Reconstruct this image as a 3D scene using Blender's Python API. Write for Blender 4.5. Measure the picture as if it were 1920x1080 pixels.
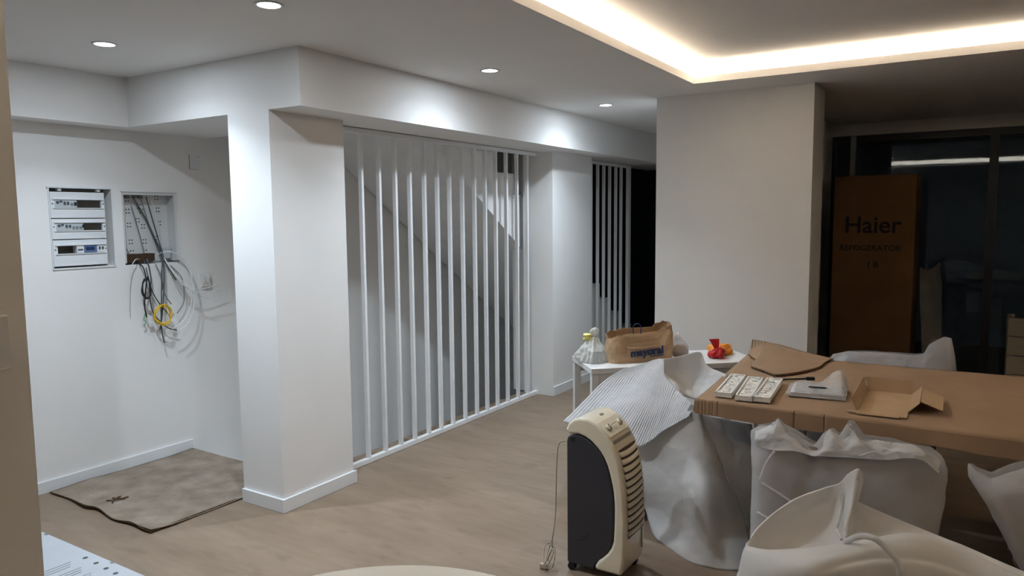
import bpy, bmesh, math, random
import numpy as np
from mathutils import Vector, Matrix, noise
random.seed(7)
for o in list(bpy.data.objects): bpy.data.objects.remove(o)
S = bpy.context.scene
COL = S.collection
# ---------------------------------------------------------------- camera
cam = bpy.data.cameras.new('camera'); co = bpy.data.objects.new('camera', cam); COL.objects.link(co)
r = Vector((0.53107752, -0.84727771, -0.00878308)); u = Vector((0.08534413, 0.04317538, 0.99541562)); f = Vector((0.84301426, 0.52939245, -0.09523966))
mw = Matrix(((r.x, u.x, -f.x, 0), (r.y, u.y, -f.y, 0), (r.z, u.z, -f.z, 1.6), (0, 0, 0, 1)))
co.matrix_world = mw
cam.sensor_width = 36; cam.lens = 36 * 1379.1 / 1920; cam.clip_start = 0.05; cam.clip_end = 100
S.camera = co
# ---------------------------------------------------------------- world (night) and exposure
w = bpy.data.worlds.new('night'); S.world = w; w.use_nodes = True
w.node_tree.nodes['Background'].inputs[0].default_value = (0.35, 0.5, 1.0, 1)
w.node_tree.nodes['Background'].inputs[1].default_value = 0.003
S.view_settings.view_transform = 'Standard'; S.view_settings.look = 'None'
S.view_settings.exposure = 0.48; S.view_settings.gamma = 1.0; S.view_settings.use_curve_mapping = False
DOWN = ((3.9, 180), (2.6, 146), (7.8, 122))      # each ceiling downlight: watts and spread of its wide glow, middle and beam
COVE_E = 54.0      # emission of the warm strips in the ceiling cove
COOL = (0.75, 0.875, 1.0); WARM = (1.0, 0.82, 0.62)

# ---------------------------------------------------------------- materials
def ramp(nt, fac, c0, c1, p0=0.3, p1=0.7):
    n = nt.nodes.new('ShaderNodeValToRGB'); n.color_ramp.elements[0].position = p0; n.color_ramp.elements[1].position = p1
    n.color_ramp.elements[0].color = (*c0, 1); n.color_ramp.elements[1].color = (*c1, 1)
    nt.links.new(fac, n.inputs[0]); return n.outputs[0]
def mat(name, c0, c1=None, rough=0.6, scale=8, stretch=(1, 1, 1), bump=0.0, bscale=60, metal=0, spec=0.4, transl=0, transp=0, coord='Object', detail=5, coat=0, rib=0, ribdir='X', ribscale=60):
    m = bpy.data.materials.new(name); m.use_nodes = True; nt = m.node_tree; b = nt.nodes['Principled BSDF']
    b.inputs['Roughness'].default_value = rough; b.inputs['Metallic'].default_value = metal; b.inputs['Specular IOR Level'].default_value = spec
    b.inputs['Coat Weight'].default_value = coat
    if c1 is None: c1 = tuple(min(1, x * 1.07) for x in c0)
    tc = nt.nodes.new('ShaderNodeTexCoord'); mp = nt.nodes.new('ShaderNodeMapping'); mp.inputs['Scale'].default_value = stretch
    nt.links.new(tc.outputs[coord], mp.inputs[0])
    nz = nt.nodes.new('ShaderNodeTexNoise'); nz.inputs['Scale'].default_value = scale; nz.inputs['Detail'].default_value = detail
    nt.links.new(mp.outputs[0], nz.inputs['Vector'])
    col = ramp(nt, nz.outputs['Fac'], c0, c1); nt.links.new(col, b.inputs['Base Color'])
    nrm = None
    if bump:
        n2 = nt.nodes.new('ShaderNodeTexNoise'); n2.inputs['Scale'].default_value = bscale; n2.inputs['Detail'].default_value = 6
        nt.links.new(mp.outputs[0], n2.inputs['Vector'])
        bp = nt.nodes.new('ShaderNodeBump'); bp.inputs['Strength'].default_value = bump; bp.inputs['Distance'].default_value = 0.01
        nt.links.new(n2.outputs['Fac'], bp.inputs['Height']); nrm = bp.outputs[0]
    if rib:
        wv = nt.nodes.new('ShaderNodeTexWave'); wv.bands_direction = ribdir; wv.inputs['Scale'].default_value = ribscale; wv.inputs['Distortion'].default_value = 0.4
        nt.links.new(tc.outputs['UV'], wv.inputs['Vector'])
        b2 = nt.nodes.new('ShaderNodeBump'); b2.inputs['Strength'].default_value = rib; b2.inputs['Distance'].default_value = 0.004
        nt.links.new(wv.outputs['Fac'], b2.inputs['Height'])
        if nrm: nt.links.new(nrm, b2.inputs['Normal'])
        nrm = b2.outputs[0]
    if nrm: nt.links.new(nrm, b.inputs['Normal'])
    sh = b.outputs[0]; out = nt.nodes['Material Output']
    if transl:
        t = nt.nodes.new('ShaderNodeBsdfTranslucent'); nt.links.new(col, t.inputs[0])
        if nrm: nt.links.new(nrm, t.inputs['Normal'])
        mx = nt.nodes.new('ShaderNodeMixShader'); mx.inputs[0].default_value = transl
        nt.links.new(sh, mx.inputs[1]); nt.links.new(t.outputs[0], mx.inputs[2]); sh = mx.outputs[0]
    if transp:
        t = nt.nodes.new('ShaderNodeBsdfTransparent')
        mx = nt.nodes.new('ShaderNodeMixShader'); mx.inputs[0].default_value = transp
        nt.links.new(sh, mx.inputs[1]); nt.links.new(t.outputs[0], mx.inputs[2]); sh = mx.outputs[0]
    nt.links.new(sh, out.inputs[0]); return m
def emis(name, col, e):
    m = bpy.data.materials.new(name); m.use_nodes = True; nt = m.node_tree
    nt.nodes.remove(nt.nodes['Principled BSDF']); n = nt.nodes.new('ShaderNodeEmission')
    n.inputs[0].default_value = (*col, 1); n.inputs[1].default_value = e; nt.links.new(n.outputs[0], nt.nodes['Material Output'].inputs[0]); return m
M = dict(
 wall=mat('wall_paint', (.80, .785, .765), (.83, .815, .795), .75, 3, bump=.04, bscale=90, spec=.25),
 ceil=mat('ceiling_paint', (.81, .795, .775), (.83, .815, .795), .85, 2, spec=.2),
 trim=mat('trim_white', (.74, .74, .74), None, .4, 5),
 slat=mat('white_lacquered_metal', (.80, .80, .80), None, .38, 5),
 stair=mat('white_plaster', (.80, .785, .765), None, .8, 6, bump=.06, bscale=40),
 board=mat('raw_cardboard_tan', (.275, .182, .112), (.315, .212, .135), .85, 6, (1, 1, 1), bump=.06, bscale=120, spec=.15),
 boardl=mat('box_cardboard_tan', (.40, .275, .165), (.44, .31, .19), .85, 9, bump=.05, bscale=150, spec=.15),
 tear=mat('torn_cardboard_edge', (.05, .03, .018), (.16, .10, .055), .95, 60, spec=.1),
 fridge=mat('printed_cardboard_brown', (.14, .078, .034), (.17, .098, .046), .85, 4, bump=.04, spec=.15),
 ink=mat('black_ink', (.02, .014, .012), None, .8),
 foam=mat('white_foam_sheet', (.72, .71, .70), (.78, .77, .76), .55, 5, bump=.25, bscale=25, transl=.28),
 foamt=mat('thick_white_foam', (.80, .785, .77), (.84, .825, .81), .5, 4, bump=.08, bscale=20, transl=.15),
 ribfoam=mat('ribbed_white_foam', (.70, .69, .69), (.76, .75, .75), .55, 5, transl=.28, rib=.6, ribdir='X', ribscale=14),
 film=mat('white_plastic_film', (.76, .75, .75), (.83, .82, .82), .28, 6, bump=.3, bscale=12, transl=.3, transp=.5),
 greyfilm=mat('grey_film', (.30, .29, .26), (.38, .36, .33), .4, 6, bump=.3, bscale=12, transl=.2, transp=.3),  # film tone darkened evenly to lower the sheeting's brightness
 cartonw=mat('white_coated_carton', (.46, .475, .50), None, .5),
 filmw=mat('creased_white_film', (.80, .79, .79), (.86, .85, .85), .3, 6, bump=.35, bscale=16, transl=.35, transp=.12),
 upholstery=mat('taupe_upholstery', (.20, .155, .135), (.24, .19, .165), .9, 30, bump=.2, bscale=200),
 leg=mat('dark_grey_metal', (.10, .10, .105), None, .4, metal=.6),
 cream=mat('cream_gloss_plastic', (.78, .71, .56), None, .18, 4, spec=.5, coat=.5),
 creamw=mat('cream_table_laminate', (.70, .64, .54), None, .4, 4),
 creamd=mat('cream_matte_plastic', (.66, .58, .44), None, .45, 4),
 dark=mat('charcoal_plastic', (.034, .036, .045), None, .35, 4, bump=.05, bscale=250),
 black=mat('black_plastic', (.008, .008, .009), None, .4),
 grey=mat('grey_print', (.20, .18, .15), None, .5),
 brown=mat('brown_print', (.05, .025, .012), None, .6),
 furn=mat('white_laminate', (.70, .685, .66), None, .35, 5),
 panelw=mat('white_abs_plastic', (.72, .73, .74), None, .4, 5),
 panelg=mat('light_grey_abs', (.48, .52, .53), None, .5, 5),
 metalp=mat('galvanised_plate', (.62, .62, .61), None, .5, 5),
 blue=mat('blue_module', (.10, .16, .30), None, .4),
 c_white=mat('white_cable', (.72, .72, .70), None, .45), c_grey=mat('grey_cable', (.20, .22, .23), None, .5),
 c_dark=mat('dark_grey_cable', (.07, .08, .085), None, .5), c_black=mat('black_cable', (.012, .012, .014), None, .5),
 c_yel=mat('yellow_cable', (.75, .48, .03), None, .45), c_green=mat('green_wire', (.03, .30, .14), None, .5), c_beige=mat('beige_cord', (.42, .36, .28), None, .5),
 paper=mat('brown_kraft_paper', (.40, .265, .155), (.45, .305, .18), .8, 8, bump=.25, bscale=30),
 navy=mat('navy_ink', (.015, .03, .10), None, .6),
 bagfilm=mat('milky_bag_film', (.72, .71, .66), (.78, .77, .73), .3, 10, bump=.35, bscale=30, transl=.35, transp=.2),
 clear=mat('clear_bag_film', (.75, .72, .70), None, .2, 8, bump=.4, bscale=40, transl=.3, transp=.6),
 yellow=mat('pale_yellow_plastic', (.72, .66, .22), None, .4), nuts=mat('brown_nuts', (.28, .16, .10), (.40, .26, .18), .7, 60),
 red=mat('red_net_plastic', (.50, .015, .02), (.62, .03, .03), .4, 30, transl=.3), orange=mat('orange_netting', (.80, .26, .03), (.90, .36, .06), .6, 40),
 whitep=mat('white_paper', (.62, .63, .66), None, .6), plaster=mat('white_polystyrene', (.74, .71, .66), (.79, .76, .71), .7, 30, bump=.1, bscale=120),
 wood=mat('pale_wood_board', (.30, .26, .20), (.36, .31, .24), .7, 6, (1, 1, 8)),
 frame=mat('dark_window_frame', (.03, .032, .036), None, .4, metal=.3), alu=mat('grey_aluminium', (.30, .31, .33), None, .4, metal=.4),
)
def glassmat():
    m = bpy.data.materials.new('window_glass'); m.use_nodes = True; nt = m.node_tree; nt.nodes.remove(nt.nodes['Principled BSDF'])
    g = nt.nodes.new('ShaderNodeBsdfGlossy'); g.inputs['Roughness'].default_value = 0.01; g.inputs[0].default_value = (.9, .95, 1, 1)
    t = nt.nodes.new('ShaderNodeBsdfTransparent'); t.inputs[0].default_value = (.8, .85, .9, 1)
    fr = nt.nodes.new('ShaderNodeFresnel'); fr.inputs[0].default_value = 1.32
    mx = nt.nodes.new('ShaderNodeMixShader'); nt.links.new(fr.outputs[0], mx.inputs[0]); nt.links.new(t.outputs[0], mx.inputs[1]); nt.links.new(g.outputs[0], mx.inputs[2])
    nt.links.new(mx.outputs[0], nt.nodes['Material Output'].inputs[0]); return m
M['glass'] = glassmat()
def floormat():
    m = bpy.data.materials.new('oak_laminate'); m.use_nodes = True; nt = m.node_tree; b = nt.nodes['Principled BSDF']; L = nt.links.new
    b.inputs['Roughness'].default_value = .48; b.inputs['Specular IOR Level'].default_value = .35
    tc = nt.nodes.new('ShaderNodeTexCoord')
    def nz(sc, st, det=5):
        mp = nt.nodes.new('ShaderNodeMapping'); mp.inputs['Scale'].default_value = st; L(tc.outputs['Object'], mp.inputs[0])
        n = nt.nodes.new('ShaderNodeTexNoise'); n.inputs['Scale'].default_value = sc; n.inputs['Detail'].default_value = det; L(mp.outputs[0], n.inputs['Vector']); return n.outputs['Fac']
    a = ramp(nt, nz(3.0, (1.7, .45, 1)), (.222, .158, .107), (.278, .204, .144), .32, .68)
    g = ramp(nt, nz(9, (2.6, .5, 1), 6), (.88, .87, .86), (1, 1, 1), .30, .60)
    k = ramp(nt, nz(7, (1.6, .7, 1), 3), (1, 1, 1), (.80, .77, .74), .58, .74)
    def mul(p, q):
        x = nt.nodes.new('ShaderNodeMix'); x.data_type = 'RGBA'; x.blend_type = 'MULTIPLY'; x.inputs[0].default_value = 1; L(p, x.inputs[6]); L(q, x.inputs[7]); return x.outputs[2]
    L(mul(mul(a, g), k), b.inputs['Base Color'])
    bp = nt.nodes.new('ShaderNodeBump'); bp.inputs['Strength'].default_value = .06; L(nz(40, (2, .3, 1)), bp.inputs['Height']); L(bp.outputs[0], b.inputs['Normal'])
    return m
M['floor'] = floormat()
def matmat():
    m = mat('dusty_corrugated_card', (.215, .165, .122), (.345, .285, .225), .9, 7, bump=.3, bscale=18, spec=.1, rib=.8, ribdir='Y', ribscale=12); return m
M['matcard'] = matmat()

# ---------------------------------------------------------------- helpers
def tag(o, label=None, cat=None, group=None, kind=None):
    if label: o['label'] = label
    if cat: o['category'] = cat
    if group: o['group'] = group
    if kind: o['kind'] = kind
    return o
def empty(name, loc, rz=0):
    o = bpy.data.objects.new(name, None); o.empty_display_size = .05; COL.objects.link(o); o.location = loc; o.rotation_euler = (0, 0, rz); return o
def mk(name, verts, faces, m, parent=None, smooth=False, uv=None):
    me = bpy.data.meshes.new(name); me.from_pydata([tuple(v) for v in verts], [], faces); me.validate()
    if uv is not None:
        l = me.uv_layers.new(name='UVMap')
        for lp in me.loops: l.data[lp.index].uv = uv[lp.vertex_index]
    bm = bmesh.new(); bm.from_mesh(me); bmesh.ops.recalc_face_normals(bm, faces=bm.faces); bm.to_mesh(me); bm.free()
    if smooth: me.polygons.foreach_set('use_smooth', [True] * len(me.polygons))
    me.materials.append(M[m] if isinstance(m, str) else m)
    o = bpy.data.objects.new(name, me); COL.objects.link(o)
    if parent: o.parent = parent
    return o
class MB:
    def __init__(s): s.v = []; s.f = []
    def add(s, v, f):
        n = len(s.v); s.v += [tuple(p) for p in v]; s.f += [tuple(i + n for i in q) for q in f]; return s
    def box(s, x0, x1, y0, y1, z0, z1, mtx=None, ch=0):
        v, fc = boxdata(x0, x1, y0, y1, z0, z1, ch)
        if mtx: v = [mtx @ Vector(p) for p in v]
        return s.add(v, fc)
    def tube(s, pts, rad, n=6, k=6): v, fc = tubedata(pts, rad, n, k); return s.add(v, fc)
    def cyl(s, c, axis, rad, h, n=20, rad2=None):
        a = Vector(axis).normalized(); t = a.orthogonal().normalized(); b = a.cross(t); c = Vector(c); rad2 = rad if rad2 is None else rad2
        v = [c + (t * math.cos(2 * math.pi * i / n) + b * math.sin(2 * math.pi * i / n)) * rad for i in range(n)]
        v += [c + a * h + (t * math.cos(2 * math.pi * i / n) + b * math.sin(2 * math.pi * i / n)) * rad2 for i in range(n)]
        fc = [(i, (i + 1) % n, n + (i + 1) % n, n + i) for i in range(n)] + [tuple(range(n))[::-1], tuple(range(n, 2 * n))]
        return s.add(v, fc)
    def build(s, name, m, parent=None, smooth=False): return mk(name, s.v, s.f, m, parent, smooth)
def boxdata(x0, x1, y0, y1, z0, z1, ch=0):
    bm = bmesh.new(); bmesh.ops.create_cube(bm, size=1)
    for v in bm.verts: v.co = Vector((x0 + (v.co.x + .5) * (x1 - x0), y0 + (v.co.y + .5) * (y1 - y0), z0 + (v.co.z + .5) * (z1 - z0)))
    if ch: bmesh.ops.bevel(bm, geom=list(bm.edges), offset=ch, segments=2, affect='EDGES', profile=.6)
    bm.verts.index_update(); v = [p.co.copy() for p in bm.verts]; fc = [tuple(q.index for q in g.verts) for g in bm.faces]; bm.free(); return v, fc
def box(name, x0, x1, y0, y1, z0, z1, m, parent=None, ch=0): return MB().box(x0, x1, y0, y1, z0, z1, None, ch).build(name, m, parent)
def struct(name, mb, m, parent=None, label=None, cat=None):
    o = mb.build(name, m, parent)
    if parent is None: tag(o, label, cat, kind='structure')
    return o
def catmull(P, n):
    P = np.array(P, float); k = len(P)
    if k == 2: t = np.linspace(0, 1, n)[:, None]; return P[0] * (1 - t) + P[1] * t
    Q = np.vstack([2 * P[0] - P[1], P, 2 * P[-1] - P[-2]]); t = np.linspace(0, k - 1, n); i = np.minimum(t.astype(int), k - 2); s = (t - i)[:, None]
    a, b, c, d = Q[i], Q[i + 1], Q[i + 2], Q[i + 3]
    return .5 * (2 * b + (c - a) * s + (2 * a - 5 * b + 4 * c - d) * s ** 2 + (-a + 3 * b - 3 * c + d) * s ** 3)
def tubedata(pts, rad, n=6, k=6, smooth=True, closed=False):
    P = catmull(pts, max(2, (len(pts) - 1) * k + 1)) if smooth and len(pts) > 2 else np.array(pts, float)
    P = [Vector(p) for p in P]; v = []; fc = []; up = None
    for i, p in enumerate(P):
        d = (P[min(i + 1, len(P) - 1)] - P[max(i - 1, 0)]).normalized()
        if up is None: up = d.orthogonal().normalized()
        up = (up - d * up.dot(d)).normalized(); b = d.cross(up)
        for j in range(n):
            a = 2 * math.pi * j / n; v.append(p + (up * math.cos(a) + b * math.sin(a)) * rad)
    for i in range(len(P) - 1):
        for j in range(n): fc.append((i * n + j, i * n + (j + 1) % n, (i + 1) * n + (j + 1) % n, (i + 1) * n + j))
    fc += [tuple(range(n))[::-1], tuple(range((len(P) - 1) * n, len(P) * n))]
    return v, fc
def tube(name, pts, rad, m, parent=None, n=6, k=6): v, fc = tubedata(pts, rad, n, k); return mk(name, v, fc, m, parent, True)
def fbm(p, s, oct=4): return noise.fractal(Vector(p) * s, 1.0, 2.0, oct)
def ridge(p, s): return 1 - 2 * abs(noise.noise(Vector(p) * s))
def sheet_data(ctrl, nu, nv, amp=0, sc=8, ramp_=0, rsc=5, seed=0):
    C = np.array(ctrl, float)                               # rows x cols x 3
    A = np.stack([catmull(C[i], nu) for i in range(C.shape[0])])
    G = np.stack([catmull(A[:, j], nv) for j in range(nu)], 1)  # nv x nu x 3
    du = np.gradient(G, axis=1); dv = np.gradient(G, axis=0); N = np.cross(du, dv); N /= np.linalg.norm(N, axis=2, keepdims=True) + 1e-9
    for i in range(nv):
        for j in range(nu):
            p = G[i, j] + seed; d = amp * fbm(p, sc) + (ramp_ * ridge(p, rsc) if ramp_ else 0); G[i, j] += N[i, j] * d
    v = [tuple(p) for p in G.reshape(-1, 3)]; fc = [(i * nu + j, i * nu + j + 1, (i + 1) * nu + j + 1, (i + 1) * nu + j) for i in range(nv - 1) for j in range(nu - 1)]
    uv = [(j / (nu - 1), i / (nv - 1)) for i in range(nv) for j in range(nu)]
    return v, fc, uv
def sheet(name, ctrl, m, parent=None, nu=60, nv=50, amp=0, sc=8, ramp_=0, rsc=5, thick=.004, seed=0):
    v, fc, uv = sheet_data(ctrl, nu, nv, amp, sc, ramp_, rsc, seed); o = mk(name, v, fc, m, parent, True, uv)
    md = o.modifiers.new('thickness', 'SOLIDIFY'); md.thickness = thick; md.offset = 0; return o
def text(name, s, size, m, mtx, parent=None, extr=.0004, sx=1.0, bold=.012):
    cu = bpy.data.curves.new('t', 'FONT'); cu.body = s; cu.size = size; cu.extrude = extr; cu.align_x = 'CENTER'; cu.align_y = 'CENTER'; cu.offset = size * bold
    t = bpy.data.objects.new('t', cu); COL.objects.link(t); bpy.context.view_layer.update()
    me = bpy.data.meshes.new_from_object(t.evaluated_get(bpy.context.evaluated_depsgraph_get())); bpy.data.objects.remove(t)
    me.transform(Matrix.Diagonal((sx, 1, 1, 1))); me.transform(mtx); me.materials.clear(); me.materials.append(M[m])
    o = bpy.data.objects.new(name, me); COL.objects.link(o)
    if parent: o.parent = parent
    return o
def basis(o, x, y, z):
    x = Vector(x).normalized(); y = Vector(y).normalized(); z = Vector(z).normalized()
    return Matrix(((x.x, y.x, z.x, o[0]), (x.y, y.y, z.y, o[1]), (x.z, y.z, z.z, o[2]), (0, 0, 0, 1)))
def localise(o):      # put a one-mesh thing's origin at its base centre
    me = o.data; c = np.array([v.co[:] for v in me.vertices]); p = Vector(((c[:, 0].min() + c[:, 0].max()) / 2, (c[:, 1].min() + c[:, 1].max()) / 2, c[:, 2].min()))
    me.transform(Matrix.Translation(-p)); o.location = p; return o

# ================================================================ THE ROOM
ZC, ZS = 2.467, 2.172          # ceiling, underside of the dropped beam
# floor with the stairwell left open (x > 3.08, y 3.48 .. 4.6)
struct('floor', MB().box(-2.6, 7.95, -3.2, 3.48, -.2, 0).box(-2.6, 3.08, 3.48, 4.6, -.2, 0).box(7.95, 10.5, -3.2, 3.48, -.2, 0).box(7.95, 10.5, 3.48, 4.6, -.2, 0), 'floor', label='grey-brown oak laminate floor with soft grain', cat='floor')
# wall with the two recessed electrical boxes
H1 = (2.235, 2.600, 1.322, 1.800); H2 = (2.672, 3.050, 1.318, 1.788)
wl = MB()
wl.box(-2.6, H1[0], 4.6, 4.75, -1.6, 3.6).box(H1[1], H2[0], 4.6, 4.75, -1.6, 3.6).box(H2[1], 10.5, 4.6, 4.75, -1.6, 3.6)
for h in (H1, H2): wl.box(h[0], h[1], 4.6, 4.75, -1.6, h[2]).box(h[0], h[1], 4.6, 4.75, h[3], 3.6).box(h[0], h[1], 4.70, 4.75, h[2], h[3])
struct('wall_left', wl, 'wall', label='long white wall holding the electrical boxes', cat='wall')
# dropped fascia along that wall, the L-shaped bulkhead and the beam
struct('trim_1', MB().box(-2.6, 2.635, 4.42, 4.6, ZS, ZC), 'wall', label='white dropped fascia above the electrical boxes', cat='trim')
struct('beam', MB().box(2.635, 10.5, 2.905, 3.49, ZS, ZC).box(2.635, 3.3, 3.49, 4.6, ZS, ZC), 'wall', label='long white dropped beam above the slat screens', cat='beam')
struct('column', MB().box(2.635, 3.17, 3.143, 3.475, 0, ZS), 'wall', label='square white column beside the large slat screen', cat='column')
struct('pier', MB().box(5.685, 6.465, 3.143, 3.445, 0, ZS), 'wall', label='white wall pier between the two slat screens', cat='wall')
struct('pillar', MB().box(5.243, 5.64, .93, 2.02, 0, ZC), 'wall', label='broad white pillar behind the console table', cat='pillar')
struct('wall_back', MB().box(5.64, 7.83, 1.215, 1.36, 0, ZC), 'wall', label='white wall running from the broad pillar to the windows', cat='wall')
def bb(name, segs, label): return struct(name, segs, 'trim', label=label, cat='baseboard')
def bbox(x0, x1, y0, y1, h=.077, mb=None): return (mb or MB()).box(x0, x1, y0, y1, 0, h, None, .003)
bb('baseboard_column', bbox(2.619, 3.185, 3.127, 3.143, mb=bbox(2.619, 2.635, 3.143, 3.475)), 'white baseboard wrapped around the square column')
bb('baseboard_left', bbox(-2.6, 3.078, 4.585, 4.6, .072), 'white baseboard behind the dusty cardboard sheet')
bb('baseboard_pier', bbox(5.685, 6.465, 3.128, 3.143, .085), 'white baseboard at the foot of the wall pier')
bb('baseboard_pillar', bbox(5.228, 5.243, .93, 2.02), 'white baseboard at the foot of the broad pillar')
# room shell out of view
struct('wall_rear', MB().box(-2.75, -2.6, -3.2, 4.75, 0, 2.9), 'wall', label='white end wall opposite the night windows', cat='wall')
struct('wall_right', MB().box(-2.6, 10.5, -3.35, -3.2, -.2, 2.9), 'frame', label='unseen dark wall for night glazing along the long side of the room', cat='wall')  # unseen solid wall, dark so that it bounces little light
struct('wall_far', MB().box(10.5, 10.65, -3.35, 4.75, -1.6, 3.6), 'wall', label='far wall of the dark stair hall', cat='wall')
struct('wall_partition', MB().box(-1.2, .58, 1.292, 1.42, 0, ZC), 'wall', label='near partition wall with a light switch', cat='wall')
# ceiling with the light cove: lower ring, lip, upper tray
CX0, CX1, CY0, CY1 = .15, 4.835, -2.6, 1.609
G = .16
ce = MB()
ce.box(-2.6, CX0, -3.2, 4.6, ZC, ZC + .025).box(CX1, 10.5, -3.2, 3.49, ZC, ZC + .025).box(CX0, CX1, -3.2, CY0, ZC, ZC + .025).box(CX0, CX1, CY1, 3.49, ZC, ZC + .025).box(CX0, 2.635, 3.49, 4.6, ZC, ZC + .025)
ZL = 2.512; ZT = 2.58
ZB = ZC + .025
ce.box(CX0 - .012, CX0, CY0, CY1, ZB, ZL).box(CX1, CX1 + .012, CY0 - .012, CY1 + .012, ZB, ZL).box(CX0 - .012, CX1, CY0 - .012, CY0, ZB, ZL).box(CX0 - .012, CX1, CY1, CY1 + .012, ZB, ZL)
ce.box(CX0 - G, CX1 + G, CY0 - G, CY1 + G, ZT, ZT + .03)
ce.box(CX0 - G - .02, CX0 - G, CY0 - G - .02, CY1 + G + .02, ZB, ZT + .03).box(CX1 + G, CX1 + G + .02, CY0 - G - .02, CY1 + G + .02, ZB, ZT + .03).box(CX0 - G, CX1 + G, CY0 - G - .02, CY0 - G, ZB, ZT + .03).box(CX0 - G, CX1 + G, CY1 + G, CY1 + G + .02, ZB, ZT + .03)
ce.box(3.3, 10.5, 3.49, 4.6, 3.5, 3.6)
struct('ceiling', ce, 'ceil', label='matt white ceiling with a recessed light cove', cat='ceiling')
M['led'] = emis('warm_led', WARM, COVE_E)
zl = ZC + .027
for nm, b in (('long', (CX0, CX1, CY1 + .05, CY1 + .07)), ('far', (CX1 + .05, CX1 + .07, CY0, CY1)), ('behind', (CX0 - .07, CX0 - .05, CY0, CY1)), ('side', (CX0, CX1, CY0 - .07, CY0 - .05))):
    o = box('led_strip', b[0], b[1], b[2], b[3], zl, zl + .012, 'led'); localise(o)
    tag(o, {'long': 'warm LED strip hidden in the cove edge nearest the downlights', 'far': 'warm LED strip hidden in the cove edge facing the broad pillar', 'behind': 'warm LED strip in the cove edge farthest from the broad pillar', 'side': 'warm LED strip in the cove edge along the side wall'}[nm], 'led strip', 'cove led strips')

# downlights
def downlight(x, y, label):
    t = empty('downlight', (x, y, ZC))
    n = 40
    def ring(r0, r1, z0, z1):
        v = []; fc = []
        for k, (rr, z) in enumerate(((r0, z0), (r1, z0), (r1, z1), (r0, z1))):
            v += [(rr * math.cos(2 * math.pi * i / n), rr * math.sin(2 * math.pi * i / n), z) for i in range(n)]
        for k in range(4):
            for i in range(n): fc.append((k * n + i, k * n + (i + 1) % n, ((k + 1) % 4) * n + (i + 1) % n, ((k + 1) % 4) * n + i))
        return v, fc
    v, fc = ring(.046, .058, -.004, 0.0); mk('trim_ring', v, fc, 'trim', t, True)
    MB().cyl((0, 0, -.003), (0, 0, 1), .047, .003, 40).build('diffuser', M['lamp'], t)
    for e_, sp_ in DOWN:
        l = bpy.data.lights.new('downlight_lamp', 'AREA'); l.shape = 'DISK'; l.size = .09; l.energy = e_; l.color = COOL; l.spread = math.radians(sp_)
        lo = bpy.data.objects.new('lamp', l); COL.objects.link(lo); lo.parent = t; lo.location = (0, 0, -.006 - .0004 * (180 - sp_) / 30)
    tag(t, label, 'downlight', 'cool white ceiling downlights')
M['lamp'] = emis('lamp_diffuser', (.9, .97, 1), 9)
downlight(2.085, 3.66, 'round cool white downlight above the electrical boxes')
downlight(2.085, 2.46, 'round cool white downlight before the square column')
downlight(3.70, 2.465, 'round cool white downlight in front of the large slat screen')
downlight(5.335, 2.475, 'round cool white downlight nearest the broad pillar')

# window wall at x = 7.83
WX = 7.83
struct('trim_2', MB().box(WX, WX + .2, -3.2, 2.9, 2.355, ZC).box(WX, WX + .2, 1.215, 2.9, 0, 2.355), 'wall', label='dim fascia above the night windows', cat='trim')
def window(name, y0, y1, label):
    t = empty(name, (WX + .06, (y0 + y1) / 2, 0)); tag(t, label, 'window', kind='structure'); h = (y1 - y0) / 2
    for nm, b in (('window_frame', (-h, h, 2.29, 2.355)), ('window_frame', (-h, h, 0, .07)), ('window_frame', (-h, -h + .035, .07, 2.29)), ('window_frame', (h - .035, h, .07, 2.29))):
        box(nm, -.03, .04, b[0], b[1], b[2], b[3], 'frame', t)
    box('pane', -.004, .004, -h + .035, h - .035, .07, 2.29, 'glass', t)
    box('pane', .020, .026, -h + .035, h - .035, .07, 2.29, 'glass', t)
window('window_1', 1.03, 1.215, 'narrow dark window pane beside the tall carton')
window('window_2', -.12, 1.03, 'dark night window behind the tall carton')
window('window_3', -1.55, -.12, 'dark night window reflecting the room')
window('window_4', -3.2, -1.55, 'dark night window farthest from the tall carton')
o = box('window_post', WX - .02, WX + .03, 1.0, 1.045, 0, 2.355, 'alu'); tag(localise(o), 'grey aluminium window post beside the tall carton', 'post', kind='structure')
o = box('yard', 7.95 + 2.6, 14, -9, 6, -.3, -.1, 'frame'); tag(o, 'dark ground outside the night windows', 'ground', kind='structure')


def wp(o, parent):                                   # parent keeping world coordinates (parents here carry location only)
    o.parent = parent; o.matrix_parent_inverse = Matrix.Translation(-Vector(parent.location)); return o
def wbox(name, b, m, parent, ch=0): return wp(box(name, *b, m, None, ch), parent)
def wtube(name, pts, rad, m, parent, n=6, k=6): return wp(tube(name, pts, rad, m, None, n, k), parent)
def bev(o, wd, seg=3, ang=35):
    b = o.modifiers.new('bevel', 'BEVEL'); b.width = wd; b.segments = seg; b.limit_method = 'ANGLE'; b.angle_limit = math.radians(ang)
    o.data.polygons.foreach_set('use_smooth', [True] * len(o.data.polygons)); o.modifiers.new('wn', 'WEIGHTED_NORMAL'); return o

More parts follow.
